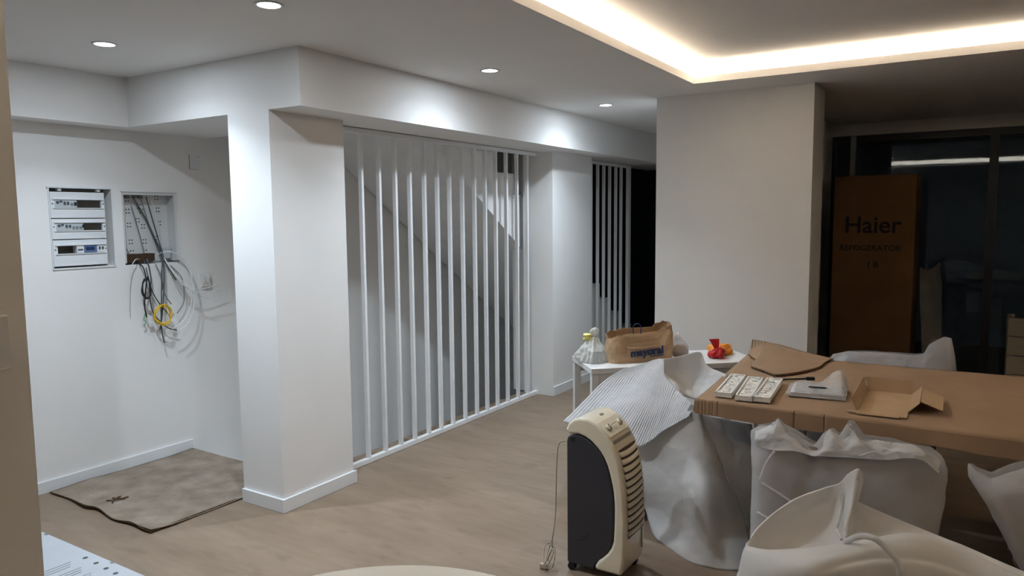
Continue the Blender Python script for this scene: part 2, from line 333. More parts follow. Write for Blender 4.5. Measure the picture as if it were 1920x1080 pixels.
# ================================================================ STAIRS
def stair_pts():
    pts = [(3.4, 2.95)]
    k0 = -6
    for k in range(k0, 11):
        xr = 5.292 + .2965 * k; zt = 1.969 - .1864 * k
        pts += [(xr, zt + .1864), (xr, zt)]
    pts += [(8.553, .105), (8.553, 0)]
    return pts
sp = stair_pts()[1:]
under = [(7.78, .0), (5.744, 1.308), (5.008, 1.80), (3.513, 2.80)]
poly = sp + under
n = len(poly)
v = [(x, 3.495, z) for x, z in poly] + [(x, 4.59, z) for x, z in poly]
fc = [tuple(range(n)), tuple(range(n, 2 * n))[::-1]] + [(i, (i + 1) % n, n + (i + 1) % n, n + i) for i in range(n)]
st = mk('staircase', v, fc, 'stair'); tag(st, 'white plastered stair flight descending behind the slat screens', 'staircase', kind='structure')
bm = bmesh.new(); bm.from_mesh(st.data); bmesh.ops.triangulate(bm, faces=[q for q in bm.faces if len(q.verts) > 4]); bm.to_mesh(st.data); bm.free()
for k in range(-4, 11):
    xr = 5.292 + .2965 * k; zt = 1.969 - .1864 * k
    box('tread', xr - .012, xr + .2965, 3.483, 4.59, zt, zt + .018, 'trim', st)
    box('riser', xr - .0005, xr + .012, 3.487, 4.59, zt + .018, zt + .187, 'trim', st)
for k in range(6):
    box('step', 3.08 + .28 * k, 3.36 + .28 * k, 3.49, 4.59, -1.5, -.18 * (k + 1), 'stair', st)
sw = struct('stair_wall', MB().box(5.748, 6.465, 3.484, 3.60, 0, 2.46), 'stair', label='white wall closing the space beside the stair flight', cat='wall')
struct('wall_stairwell', MB().box(3.08, 7.95, 3.40, 3.48, -1.6, -.2).box(2.95, 3.08, 3.4, 4.6, -1.6, -.2).box(3.08, 7.95, 3.4, 4.6, -1.7, -1.6), 'stair', label='white walls of the stairwell below floor level', cat='wall')
struct('wall_upper', MB().box(3.3, 10.5, 3.39, 3.49, ZC, 3.6).box(3.2, 3.3, 3.39, 4.6, ZC, 3.6), 'wall', label='white upper walls around the stairwell', cat='wall')
d1 = empty('hall_dark_panels', (8.75, 3.7, 0)); tag(d1, 'dark panels added to blacken the end of the stair hall', 'panel', kind='structure')  # added near-black panels that keep the view into the stair hall dark
M['hall_dark'] = mat('near_black_panel', (.008, .009, .011), None, .12, spec=.4)
box('hall_panel', 0, .02, -.85, .1, .05, 2.3, 'hall_dark', d1); box('hall_panel', 0, .02, .14, .89, .05, 2.3, 'hall_dark', d1); box('hall_panel_head', 0, .05, -.85, .89, 2.3, 3.5, 'frame', d1); box('hall_panel_edge', -.01, .04, .1, .14, 0, 2.3, 'frame', d1); box('hall_panel_edge', -.01, .04, -.85, .89, 0, .05, 'frame', d1)

# ================================================================ SLAT SCREENS
def screen(label, x0, x1, xs, yc=3.32, top=2.168, wd=.020, last=None):
    t = empty('slat_screen', ((x0 + x1) / 2, yc, 0)); tag(t, label, 'screen')
    wbox('top_rail', (x0, x1, yc - .018, yc + .018, top - .03, top), 'slat', t, .002)
    wbox('bottom_rail', (x0, x1, yc - .018, yc + .018, .002, .034), 'slat', t, .002)
    wbox('end_post', (x0, x0 + .02, yc - .018, yc + .018, .034, top - .03), 'slat', t, .002)
    lw = last or .02
    wbox('end_post', (x1 - lw, x1, yc - .018, yc + .018, .034, top - .03), 'slat', t, .002)
    proto = None
    for x in xs:
        if proto is None:
            proto = box('slat', -wd / 2, wd / 2, -.015, .015, .034, top - .03, 'slat', t, .002); o = proto
        else: o = proto.copy(); COL.objects.link(o); o.parent = t
        o.location = (x - t.location.x, 0, 0)
    return t
screen('wide white slat screen guarding the stairwell between column and pier', 3.19, 5.71, [3.492, 3.657, 3.816, 3.967, 4.126, 4.275, 4.422, 4.583, 4.744, 4.891, 5.045, 5.205, 5.373, 5.54])
screen('narrow white slat screen beside the dark stair hall opening', 6.47, 7.80, [6.66, 6.81, 6.967, 7.115, 7.262, 7.422, 7.562], last=.06, top=2.168)

# ================================================================ ELECTRICAL BOXES
db = empty('distribution_board', (2.42, 4.6, 1.322)); tag(db, 'white distribution board with three breaker covers', 'electrical box')
wp(MB().box(2.222, 2.612, 4.592, 4.601, 1.798, 1.808).box(2.600, 2.608, 4.594, 4.601, 1.32, 1.798).box(2.229, 2.2355, 4.594, 4.601, 1.32, 1.798).box(2.229, 2.608, 4.594, 4.601, 1.314, 1.322).build('flange', 'panelw'), db)
wbox('back_plate', (2.237, 2.599, 4.685, 4.699, 1.324, 1.798), 'grey', db)
for x in (2.29, 2.52): wbox('hinge_lug', (x, x + .02, 4.605, 4.63, 1.782, 1.798), 'panelw', db)
def cover(z0, z1, sz0, sz1, segs):
    x0, x1 = 2.243, 2.562; a, b = x0 + .025, x1 - .02
    m = MB().box(x0, x1, 4.606, 4.62, z0, sz0).box(x0, x1, 4.606, 4.62, sz1, z1).box(x0, a, 4.606, 4.62, sz0, sz1).box(b, x1, 4.606, 4.62, sz0, sz1)
    m.box(a - .012, b + .012, 4.598, 4.607, sz1, sz1 + .007).box(a - .012, b + .012, 4.600, 4.607, sz0 - .005, sz0)
    c = wp(m.build('breaker_cover', 'panelw'), db)
    for nm, p, q, mm in segs:
        if mm == 'hole': continue
        s = box(nm, a + (b - a) * p, a + (b - a) * q, 4.604, 4.65, sz0 + .002, sz1 - .002, mm); s.parent = c
    for x in (x0 + .012, x1 - .008):
        s = MB().cyl((x, 4.6065, (sz0 + sz1) / 2), (0, -1, 0), .004, .002, 10).build('screw', 'c_dark'); s.parent = c
    return c, a, b, sz0, sz1
def toggles(c, spec):
    cc, a, b, s0, s1 = c
    for p, q, lo, hi, mm in spec:
        s = box('toggle', a + (b - a) * p, a + (b - a) * q, 4.598, 4.605, s0 + (s1 - s0) * lo, s0 + (s1 - s0) * hi, mm); s.parent = cc
c1 = cover(1.622, 1.776, 1.682, 1.730, [('breaker', 0, .115, 'panelg'), ('breaker', .118, .23, 'panelg'), ('breaker', .233, .345, 'panelg'), ('breaker', .348, .46, 'panelg')])
toggles(c1, [(.03, .08, .55, .8, 'c_dark'), (.10, .15, .7, .85, 'navy'), (.18, .22, .4, .75, 'c_dark'), (.25, .29, .4, .75, 'c_dark'), (.33, .375, .35, .6, 'c_grey'), (.40, .445, .3, .7, 'c_black')])
c2 = cover(1.496, 1.616, 1.546, 1.592, [('breaker', 0, .115, 'panelg'), ('breaker', .118, .23, 'panelg'), ('breaker', .233, .345, 'panelg'), ('breaker', .348, .46, 'panelg'), ('breaker', .463, .575, 'panelg')])
toggles(c2, [(.03, .08, .55, .8, 'c_dark'), (.10, .15, .7, .85, 'navy'), (.19, .23, .4, .75, 'c_dark'), (.26, .30, .4, .75, 'c_dark'), (.335, .38, .25, .55, 'c_grey'), (.41, .455, .25, .55, 'c_grey'), (.485, .53, .25, .55, 'c_grey'), (.545, .575, .4, .75, 'c_black')])
c3 = cover(1.334, 1.490, 1.408, 1.456, [('breaker', .40, .555, 'panelw'), ('meter_module', .56, .84, 'blue'), ('breaker', .845, 1, 'panelw')])
toggles(c3, [(.42, .53, .42, .52, 'c_dark'), (.60, .78, .45, .75, 'navy'), (.88, .915, .45, .75, 'c_dark'), (.95, .985, .45, .75, 'c_dark')])

ob = empty('open_wiring_box', (2.861, 4.6, 1.318)); tag(ob, 'open recessed wiring box with perforated back plate and cables', 'electrical box')
wp(MB().box(2.664, 3.058, 4.594, 4.601, 1.786, 1.794).box(3.048, 3.056, 4.594, 4.601, 1.312, 1.786).build('flange', 'panelw'), ob)
wp(MB().box(2.674, 3.048, 4.60, 4.69, 1.768, 1.787).box(3.03, 3.048, 4.60, 4.69, 1.33, 1.768).box(2.674, 2.682, 4.60, 4.69, 1.33, 1.768).build('box_side', 'metalp'), ob)
bp_ = wbox('back_plate', (2.682, 3.03, 4.685, 4.698, 1.33, 1.768), 'metalp', ob)
hp = None
for cx, cz in [(.055, .405), (.055, .33), (.06, .24), (.065, .13), (.135, .36), (.12, .27), (.15, .33), (.155, .23), (.16, .13), (.16, .06), (.07, .06), (.26, .42), (.265, .34), (.27, .25), (.255, .15), (.02, .36), (.02, .25)]:
    for dx, dz in ((0, 0), (.018, 0), (0, -.022), (.018, -.022)):
        if hp is None: hp = MB().cyl((0, 0, 0), (0, -1, 0), .0042, .002, 8).build('punched_hole', 'c_black'); h = hp
        else: h = hp.copy(); COL.objects.link(h)
        h.parent = bp_; h.location = (2.69 + cx + dx, 4.685, 1.345 + cz + dz)
for x in (2.735, 2.79, 2.825): wbox('cable_entry', (x, x + .03, 4.67, 4.69, 1.748, 1.764), 'grey', ob)
wbox('knocked_out_edge', (2.684, 2.885, 4.62, 4.684, 1.333, 1.385), 'brown', ob)
wbox('terminal_block', (2.96, 3.015, 4.64, 4.684, 1.345, 1.42), 'panelg', ob, .004)

CB = [
 ('dark_cable', 'c_dark', .0042, [(2.775,4.645,1.753),(2.814,4.645,1.677),(2.855,4.645,1.611),(2.886,4.6,1.473),(2.926,4.6,1.379),(2.875,4.53,1.281),(2.864,4.53,1.14),(2.849,4.53,0.947),(2.861,4.545,0.858),(2.872,4.545,0.789)], 'dark grey cable hanging straight down, longest of the bundle'),
 ('dark_cable', 'c_dark', .0042, [(2.863,4.645,1.758),(2.896,4.645,1.621),(2.933,4.645,1.475),(2.913,4.57,1.348),(2.885,4.54,1.138),(2.859,4.54,0.945),(2.843,4.54,0.879)], 'dark grey cable hanging straight behind the yellow coil'),
 ('grey_cable', 'c_grey', .0036, [(2.835,4.66,1.747),(2.884,4.66,1.568),(2.937,4.66,1.435),(2.908,4.57,1.331),(2.872,4.54,1.235),(2.888,4.54,1.12),(2.933,4.54,1.044)], 'grey cable from box top bending right below the bundle'),
 ('white_cable', 'c_white', .0033, [(2.905,4.66,1.738),(2.942,4.66,1.589),(2.955,4.66,1.42),(2.927,4.57,1.337),(2.953,4.5,1.23),(3.042,4.5,1.14),(3.165,4.5,1.13),(3.286,4.5,1.157)], 'white cable reaching past the socket, uppermost of three ends'),
 ('white_cable', 'c_white', .0033, [(2.887,4.63,1.37),(2.955,4.56,1.393),(3.046,4.56,1.342),(3.064,4.5,1.233),(3.07,4.5,1.127),(3.047,4.5,1.009),(2.982,4.5,0.918),(2.906,4.5,0.881)], 'white cable curving in the smaller arc beside the yellow coil'),
 ('white_cable', 'c_white', .0033, [(2.899,4.63,1.383),(2.971,4.55,1.389),(3.085,4.55,1.285),(3.076,4.49,1.138),(3.064,4.49,1.007),(3.023,4.49,0.913),(2.949,4.49,0.865)], 'white cable curving in the widest arc beside the yellow coil'),
 ('white_cable', 'c_white', .0033, [(2.956,4.62,1.345),(2.985,4.55,1.226),(3.052,4.48,1.129),(3.149,4.48,1.102),(3.281,4.48,1.113)], 'white cable below the socket, middle of three ends'),
 ('white_cable', 'c_white', .0033, [(2.966,4.62,1.312),(3.013,4.54,1.203),(3.083,4.49,1.115),(3.154,4.49,1.068),(3.208,4.49,1.059)], 'white cable below the socket, lowest of three ends'),
 ('white_cable', 'c_white', .0026, [(2.786,4.63,1.35),(2.715,4.56,1.352),(2.688,4.56,1.309),(2.67,4.565,1.201),(2.659,4.565,1.026)], 'single white cable hanging apart, away from the socket'),
 ('dark_cable', 'c_dark', .0042, [(2.822,4.63,1.334),(2.794,4.555,1.334),(2.809,4.555,1.218),(2.795,4.555,1.096),(2.818,4.555,0.988),(2.9,4.555,0.892),(2.972,4.555,0.861)], 'dark cable bending out beneath the yellow coil'),
 ('grey_cable', 'c_grey', .0036, [(2.875,4.62,1.338),(2.878,4.55,1.234),(2.894,4.55,1.119),(2.94,4.55,1.043)], 'grey cable hanging above the yellow coil, short and bent'),
 ('grey_cable', 'c_grey', .0036, [(2.963,4.62,1.327),(3.027,4.56,1.223),(3.046,4.56,1.126),(3.037,4.56,1.039),(2.986,4.56,0.975)], 'grey cable hooked inwards under the white arcs'),
 ('dark_cable', 'c_dark', .0038, [(2.809,4.62,1.346),(2.812,4.56,1.158),(2.859,4.56,1.058),(2.923,4.56,0.975)], 'thin dark cable crossing the yellow coil diagonally'),
 ('dark_cable', 'c_dark', .0036, [(2.788,4.66,1.747),(2.85,4.66,1.636),(2.903,4.66,1.508),(2.909,4.58,1.366),(3.004,4.58,1.198)], 'dark cable slanting across the perforated back plate'),
 ('grey_cable', 'c_grey', .0036, [(2.767,4.66,1.701),(2.813,4.66,1.51),(2.842,4.66,1.368),(2.819,4.6,1.346)], 'faint grey cable running down the perforated plate'),
 ('grey_cable', 'c_grey', .0036, [(2.702,4.66,1.45),(2.724,4.66,1.408),(2.737,4.66,1.387)], 'short grey cable stub at the knocked-out corner'),
]
for nm, m, rr, P, lab in CB:
    o = tube(nm, P, rr, m, None, 6, 7); tag(localise(o), lab, 'cable', 'loose cables at the open wiring box')
def coil(cx, cz, y, rx, rz, turns, jit, tail0, tail1):
    P = list(tail0)
    for i in range(turns * 14 + 1):
        a = math.pi / 2 + 2 * math.pi * i / 14; k = 1 + jit * math.sin(i * 1.7) ; P.append((cx + rx * k * math.cos(a), y - .004 * (i // 14) + .006 * math.sin(a * 2 + 1), cz + rz * k * math.sin(a)))
    return P + list(tail1)
yc = [(2.859,4.52,0.982)][0]
o = tube('yellow_cable_coil', coil(yc[0], yc[2], 4.525, .058, .063, 5, .12, [(yc[0] + .01, 4.54, yc[2] + .05)], [(yc[0] + .05, 4.52, yc[2] - .03)]), .003, 'c_yel', None, 6, 3); tag(localise(o), 'coiled bright yellow cable hanging below the open box', 'cable')
kc = [(2.765,4.53,1.163)][0]
o = tube('black_cable_coil', coil(kc[0], kc[2], 4.54, .028, .064, 3, .1, [(kc[0] - .01, 4.61, 1.335), (kc[0] - .005, 4.555, 1.30)], [(kc[0] - .012, 4.55, kc[2] - .10), (kc[0] + .004, 4.56, kc[2] - .19)]), .0042, 'c_black', None, 6, 4); tag(localise(o), 'looped black cable tied in a narrow coil', 'cable')
o = tube('green_wire', [(2.765,4.57,0.997),(2.755,4.57,0.956),(2.769,4.57,0.94),(2.749,4.57,0.918)], .0028, 'c_green', None, 6, 5); tag(localise(o), 'short green wire end beside the yellow coil', 'cable')
q = [(2.802,4.57,0.932)][0]
o = box('cable_connector', q[0] - .016, q[0] + .016, 4.562, 4.578, q[2] - .006, q[2] + .006, 'panelw', None, .002); tag(localise(o), 'small white cable connector beside the yellow coil', 'connector')

so = empty('wall_socket', (3.232, 4.6, 1.12)); tag(so, 'square white wall socket with loose inner wiring', 'socket')
wbox('socket_plate', (3.190, 3.278, 4.588, 4.5995, 1.124, 1.224), 'panelw', so, .004)
wbox('socket_insert', (3.200, 3.268, 4.574, 4.588, 1.136, 1.212), 'plaster', so, .004)
for i in range(4): s_ = .02 * i; wbox('terminal_screw', (3.205 + s_ * .8, 3.213 + s_ * .8, 4.570, 4.5745, 1.150 + .012 * (i % 2), 1.164 + .03 * (i % 2)), 'panelg', so)
ha = empty('junction_cover', (3.205, 4.6, 1.95)); tag(ha, 'flush white junction cover plate high on the wall', 'cover plate')
wbox('cover_plate', (3.163, 3.247, 4.596, 4.5999, 1.953, 2.05), 'panelw', ha, .001); wbox('pull_tab', (3.236, 3.241, 4.5945, 4.597, 2.036, 2.041), 'grey', ha)
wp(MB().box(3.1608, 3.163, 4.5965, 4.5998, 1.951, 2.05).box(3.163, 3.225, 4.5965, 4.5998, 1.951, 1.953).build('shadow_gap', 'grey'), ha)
sw_ = empty('light_switch', (.53, 1.292, 1.4)); tag(sw_, 'pale rocker light switch on the near partition wall', 'switch')
q = [(0.553,1.292,1.454),(0.548,1.292,1.369)]
wbox('switch_plate', (q[0][0] - .085, q[0][0], 1.283, 1.2918, q[1][2], q[0][2]), 'trim', sw_, .003); wbox('rocker', (q[0][0] - .065, q[0][0] - .02, 1.279, 1.283, q[1][2] + .02, q[0][2] - .02), 'trim', sw_, .002)
# bits of loose cardboard and flat box on the floor
def floor_mat():
    C = []
    for y, x0 in ((4.568, 2.112), (4.35, 2.118), (4.15, 2.095), (4.05, 2.115), (3.85, 2.085), (3.70, 2.098), (3.58, 2.090), (3.512, 2.092)):
        C.append([(x, y + (.008 * math.sin(x * 31) if y < 3.55 else 0), .007 + .007 * max(0, math.sin(x * 9 + y * 4)) + (.010 * max(0, math.sin(y * 11)) if x < 2.2 else 0)) for x in (x0, 2.2, 2.35, 2.6, 2.85, 3.055)])
    return C
fm = sheet('cardboard_floor_sheet', floor_mat(), 'matcard', None, 60, 60, .0022, 6, 0, 5, .005); localise(fm); tag(fm, 'dusty corrugated cardboard sheet laid below the electrical boxes', 'cardboard')
me = MB(); P = [(2.090, 3.514, .012), (2.088, 3.58, .014), (2.096, 3.70, .020), (2.083, 3.85, .010), (2.113, 4.05, .018), (2.093, 4.15, .022), (2.116, 4.35, .010), (2.110, 4.56, .011)]; me.tube(P, .003, 4, 6); P = [(2.092, 3.516, .011), (2.28, 3.513, .013), (2.45, 3.512, .012), (2.61, 3.512, .011)]; me.tube(P, .003, 4, 6)
o = me.build('torn_edge', 'tear'); o.parent = fm; o.matrix_parent_inverse = Matrix.Translation(-fm.location)
for i, P in enumerate(([(2.20, 4.12, .0165), (2.24, 4.08, .017), (2.30, 4.07, .0165)], [(2.24, 4.13, .0165), (2.26, 4.09, .017), (2.27, 4.06, .0165)], [(2.20, 4.06, .0175), (2.235, 4.10, .018), (2.28, 4.115, .0175)])):
    o = tube('torn_scrap', P, .004, 'tear', None, 5, 4); wp(o, fm)

fb = empty('flat_white_box', (1.3, 3.5, 0)); tag(fb, 'white flat box printed with text lines beside the partition', 'box')
zt = .09; e = [(1.719,3.802,0.09),(1.707,3.448,0.09),(1.709,2.942,0.09)]
xe = sum(p[0] for p in e) / 3; yt = e[0][1]
def rrect(x0, x1, y0, y1, rr, z0, z1, m, name):
    P = []
    for cx, cy, a0 in ((x1 - rr, y1 - rr, 0), (x0 + rr, y1 - rr, 90), (x0 + rr, y0 + rr, 180), (x1 - rr, y0 + rr, 270)):
        for i in range(7): a = math.radians(a0 + 15 * i); P.append((cx + rr * math.cos(a), cy + rr * math.sin(a)))
    n = len(P); v = [(x, y, z0) for x, y in P] + [(x, y, z1) for x, y in P]
    return mk(name, v, [tuple(range(n))[::-1], tuple(range(n, 2 * n))] + [(i, (i + 1) % n, n + (i + 1) % n, n + i) for i in range(n)], m)
wp(rrect(xe - .75, xe, yt - 1.25, yt + .035, .05, .001, zt, 'cartonw', 'carton'), fb)
DT = [(1.67,3.333,0.09),(1.667,3.239,0.09),(1.662,3.15,0.09),(1.659,3.07,0.09),(1.655,2.986,0.09)]
pr_ = MB()
for dx_, dy_, _ in DT:
    for l in range(3): pr_.box(dx_ - .42, dx_ - .055 - .012 * l, dy_ + .014 - .022 * l, dy_ + .0185 - .022 * l, zt + .0002, zt + .0008)
wp(pr_.build('printed_text_lines', 'c_grey'), fb)
for dx_, dy_, _ in DT: wp(MB().cyl((dx_, dy_, zt + .0002), (0, 0, 1), .011, .0006, 14).build('printed_dot', 'c_dark'), fb)
for y_ in (yt - .05, yt - .62): wbox('edge_notch', (xe - .012, xe + .0008, y_ - .012, y_ + .012, zt - .05, zt + .0006), 'c_grey', fb)
# round table whose edge just enters the frame
rt = empty('round_table', (.967, .944, 0)); tag(rt, 'cream round table beside the near partition wall', 'table')
MB().cyl((0, 0, .685), (0, 0, 1), .50, .025, 96).build('table_top', 'creamw', rt); MB().cyl((0, 0, .02), (0, 0, 1), .04, .665, 24).build('column_leg', 'leg', rt); MB().cyl((0, 0, 0), (0, 0, 1), .28, .02, 40).build('foot_plate', 'leg', rt)

# ================================================================ AIR COOLER
ac = empty('air_cooler', (2.967, 1.375, 0)); tag(ac, 'cream evaporative air cooler with charcoal side panel and louvred front', 'air cooler')
outer = [(1.241, .035), (1.229, .10), (1.225, .2), (1.226, .3), (1.232, .41), (1.240, .47), (1.254, .535), (1.272, .585), (1.296, .63), (1.325, .668), (1.36, .697), (1.40, .715), (1.44, .717), (1.475, .706), (1.502, .683), (1.514, .655), (1.510, .640)]
inner = [(1.495, .634), (1.45, .640), (1.419, .632), (1.39, .617), (1.364, .595), (1.345, .577), (1.328, .553), (1.312, .52), (1.30, .484), (1.289, .44), (1.282, .404), (1.278, .36), (1.277, .32), (1.278, .25), (1.281, .185), (1.292, .15), (1.309, .123), (1.333, .098), (1.353, .08), (1.368, .055), (1.371, .035)]
def extrude_x(name, P, x0, x1, m, wd):
    n = len(P); v = [(x0, y, z) for y, z in P] + [(x1, y, z) for y, z in P]
    me = mk(name, v, [tuple(range(n)), tuple(range(n, 2 * n))[::-1]] + [(i, (i + 1) % n, n + (i + 1) % n, n + i) for i in range(n)], m)
    return bev(wp(me, ac), wd, 3, 50)
shell = extrude_x('body_shell', outer + inner, 2.85, 3.085, 'cream', .02)
darkp = extrude_x('charcoal_body', [(1.51, .035), (1.512, .60), (1.507, .618), (1.495, .628)] + [(y + .003, z - .003) for y, z in inner[1:]], 2.856, 3.079, 'dark', .008)
wp(MB().cyl((2.856, 1.478, .612), (-1, 0, 0), .012, .002, 18).build('panel_catch', 'black'), ac)
wp(MB().tube([(2.8555, 1.40, .20), (2.8555, 1.43, .16), (2.8555, 1.46, .15)], .0012, 4, 5).build('embossed_line', 'black'), ac)
OP = np.array(outer)
def surf(s):                                          # position along the front/top profile: y, z, outward normal
    d = np.r_[0, np.cumsum(np.linalg.norm(np.diff(OP, axis=0), axis=1))]; y = np.interp(s, d, OP[:, 0]); z = np.interp(s, d, OP[:, 1])
    y2 = np.interp(s + .01, d, OP[:, 0]); z2 = np.interp(s + .01, d, OP[:, 1]); t = Vector((0, y2 - y, z2 - z)).normalized()
    return float(y), float(z), t, Vector((1, 0, 0)).cross(t) * 1.0
def sz(z): return float(np.interp(z, OP[:13, 1], np.r_[0, np.cumsum(np.linalg.norm(np.diff(OP, axis=0), axis=1))][:13]))
def patch(name, x0, x1, s0, s1, h, m, parent, ch=0):
    y, z, t, nn = surf((s0 + s1) / 2); nn = nn if nn.y < 0 or nn.z > 0 else -nn
    mt = basis(((x0 + x1) / 2, y, z), (1, 0, 0), t, nn); hx = (x1 - x0) / 2; hs = (s1 - s0) / 2
    o = MB().box(-hx, hx, -hs, hs, -.004, h, mt, ch).build(name, m); return wp(o, parent)
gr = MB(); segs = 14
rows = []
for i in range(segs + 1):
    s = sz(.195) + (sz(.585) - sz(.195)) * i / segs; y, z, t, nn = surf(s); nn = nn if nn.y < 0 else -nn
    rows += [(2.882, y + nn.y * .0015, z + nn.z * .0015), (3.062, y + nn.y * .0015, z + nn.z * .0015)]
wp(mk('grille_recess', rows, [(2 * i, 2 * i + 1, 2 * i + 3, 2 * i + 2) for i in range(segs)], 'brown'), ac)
for k in range(12):
    zc_ = .205 + .0315 * k; v = []; fc = []; N_ = 14
    for i in range(N_ + 1):
        a = i / N_; x = 2.880 + .184 * a; zz = zc_ + .007 * 4 * (a - .5) ** 2
        for dz, out in ((0, .0065), (.020, .0028), (.018, .0004), (-.002, .0045)):
            y, z, t, nn = surf(sz(min(.62, zz + dz))); nn = nn if nn.y < 0 else -nn
            v.append((x, y + nn.y * (out + .001), z + nn.z * (out + .001)))
    for i in range(N_):
        for j in range(4): fc.append((i * 4 + j, i * 4 + (j + 1) % 4, (i + 1) * 4 + (j + 1) % 4, (i + 1) * 4 + j))
    fc += [(0, 1, 2, 3), (N_ * 4 + 3, N_ * 4 + 2, N_ * 4 + 1, N_ * 4)]
    wp(mk('louvre', v, fc, 'creamd', None, True), ac)
s0 = sz(.612)
patch('display_strip', 2.872, 3.062, s0, s0 + .016, .0012, 'grey', ac)
patch('control_panel', 2.868, 3.066, s0 + .035, s0 + .115, .0006, 'cream', ac)
for x in (2.905, 3.022):
    y, z, t, nn = surf(s0 + .075); nn = nn if nn.z > 0 else -nn
    kn = wp(MB().cyl(Vector((x, y, z)) + nn * .0005, nn, .0175, .012, 24, .0145).build('knob', 'creamd', None, True), ac)
    mt = basis(Vector((x, y, z)) + nn * .0125, (1, 0, 0), t, nn); g_ = MB().box(-.002, .002, -.014, .014, 0, .003, mt).build('knob_ridge', 'grey'); g_.parent = kn
for i in range(4): patch('push_button', 2.944 + .0145 * i, 2.954 + .0145 * i, s0 + .055, s0 + .073, .004, 'creamd', ac, .001)
for i in range(4): patch('button_print', 2.945 + .0145 * i, 2.953 + .0145 * i, s0 + .080, s0 + .084, .0012, 'grey', ac)
for i in range(2): patch('dial_print', 2.892 + .011 * i, 2.900 + .011 * i, s0 + .044, s0 + .050, .0012, 'grey', ac)
patch('badge', 2.955, 2.985, s0 + .145, s0 + .157, .0012, 'grey', ac)
wp(MB().box(3.040, 3.046, 1.2225, 1.2265, .10, .19).build('water_gauge', 'grey'), ac)
for x, y in ((2.87, 1.49), (3.065, 1.49), (2.885, 1.29), (3.06, 1.27)):
    c_ = wp(MB().box(x - .012, x + .012, y - .012, y + .012, .03, .045).build('castor', 'black'), ac)
    o = MB().cyl((x - .011, y, .018), (1, 0, 0), .018, .022, 20).build('wheel', 'black'); o.parent = c_
P = [(2.852, 1.515, .60), (2.842, 1.545, .58), (2.840, 1.555, .45), (2.838, 1.560, .25), (2.832, 1.575, .12)] + [(2.83 + .035 * math.cos(a) * (1 + .3 * math.sin(3 * a)), 1.585 + .03 * math.sin(a * 1.1), .055 + .045 * math.sin(a * 1.3 + .4)) for a in np.linspace(0, 15, 30)] + [(2.80, 1.60, .012)]
wtube('power_cord', P, .0026, 'c_beige', ac, 6, 4)
wbox('power_plug', (2.792, 2.812, 1.585, 1.62, .004, .026), 'c_beige', ac, .004)

# ================================================================ CONSOLE TABLE (white, turned)
E1 = Vector((.677, -.736, 0)).normalized(); E2 = Vector((-E1.y, E1.x, 0)); ca = math.atan2(E1.y, E1.x)
CZ = .735
ct = empty('console_table', (3.743, 1.819, 0), ca); tag(ct, 'white console table carrying the paper bag', 'console table')
LN, DP = 1.06, .42
box('table_top', 0, LN, 0, DP, CZ - .032, CZ, 'furn', ct, .002)
for x, y in ((.004, .004), (.004, DP - .044), (LN - .044, .004), (LN - .044, DP - .044)): box('leg', x, x + .04, y, y + .04, 0, CZ - .032, 'furn', ct, .002)
box('apron', .044, LN - .044, .012, .028, CZ - .09, CZ - .033, 'furn', ct); box('apron', .044, LN - .044, DP - .028, DP - .012, CZ - .09, CZ - .033, 'furn', ct)
def onc(a, b, z=CZ): p = Vector((3.743, 1.819, 0)) + E1 * a + E2 * b; return Vector((p.x, p.y, z))
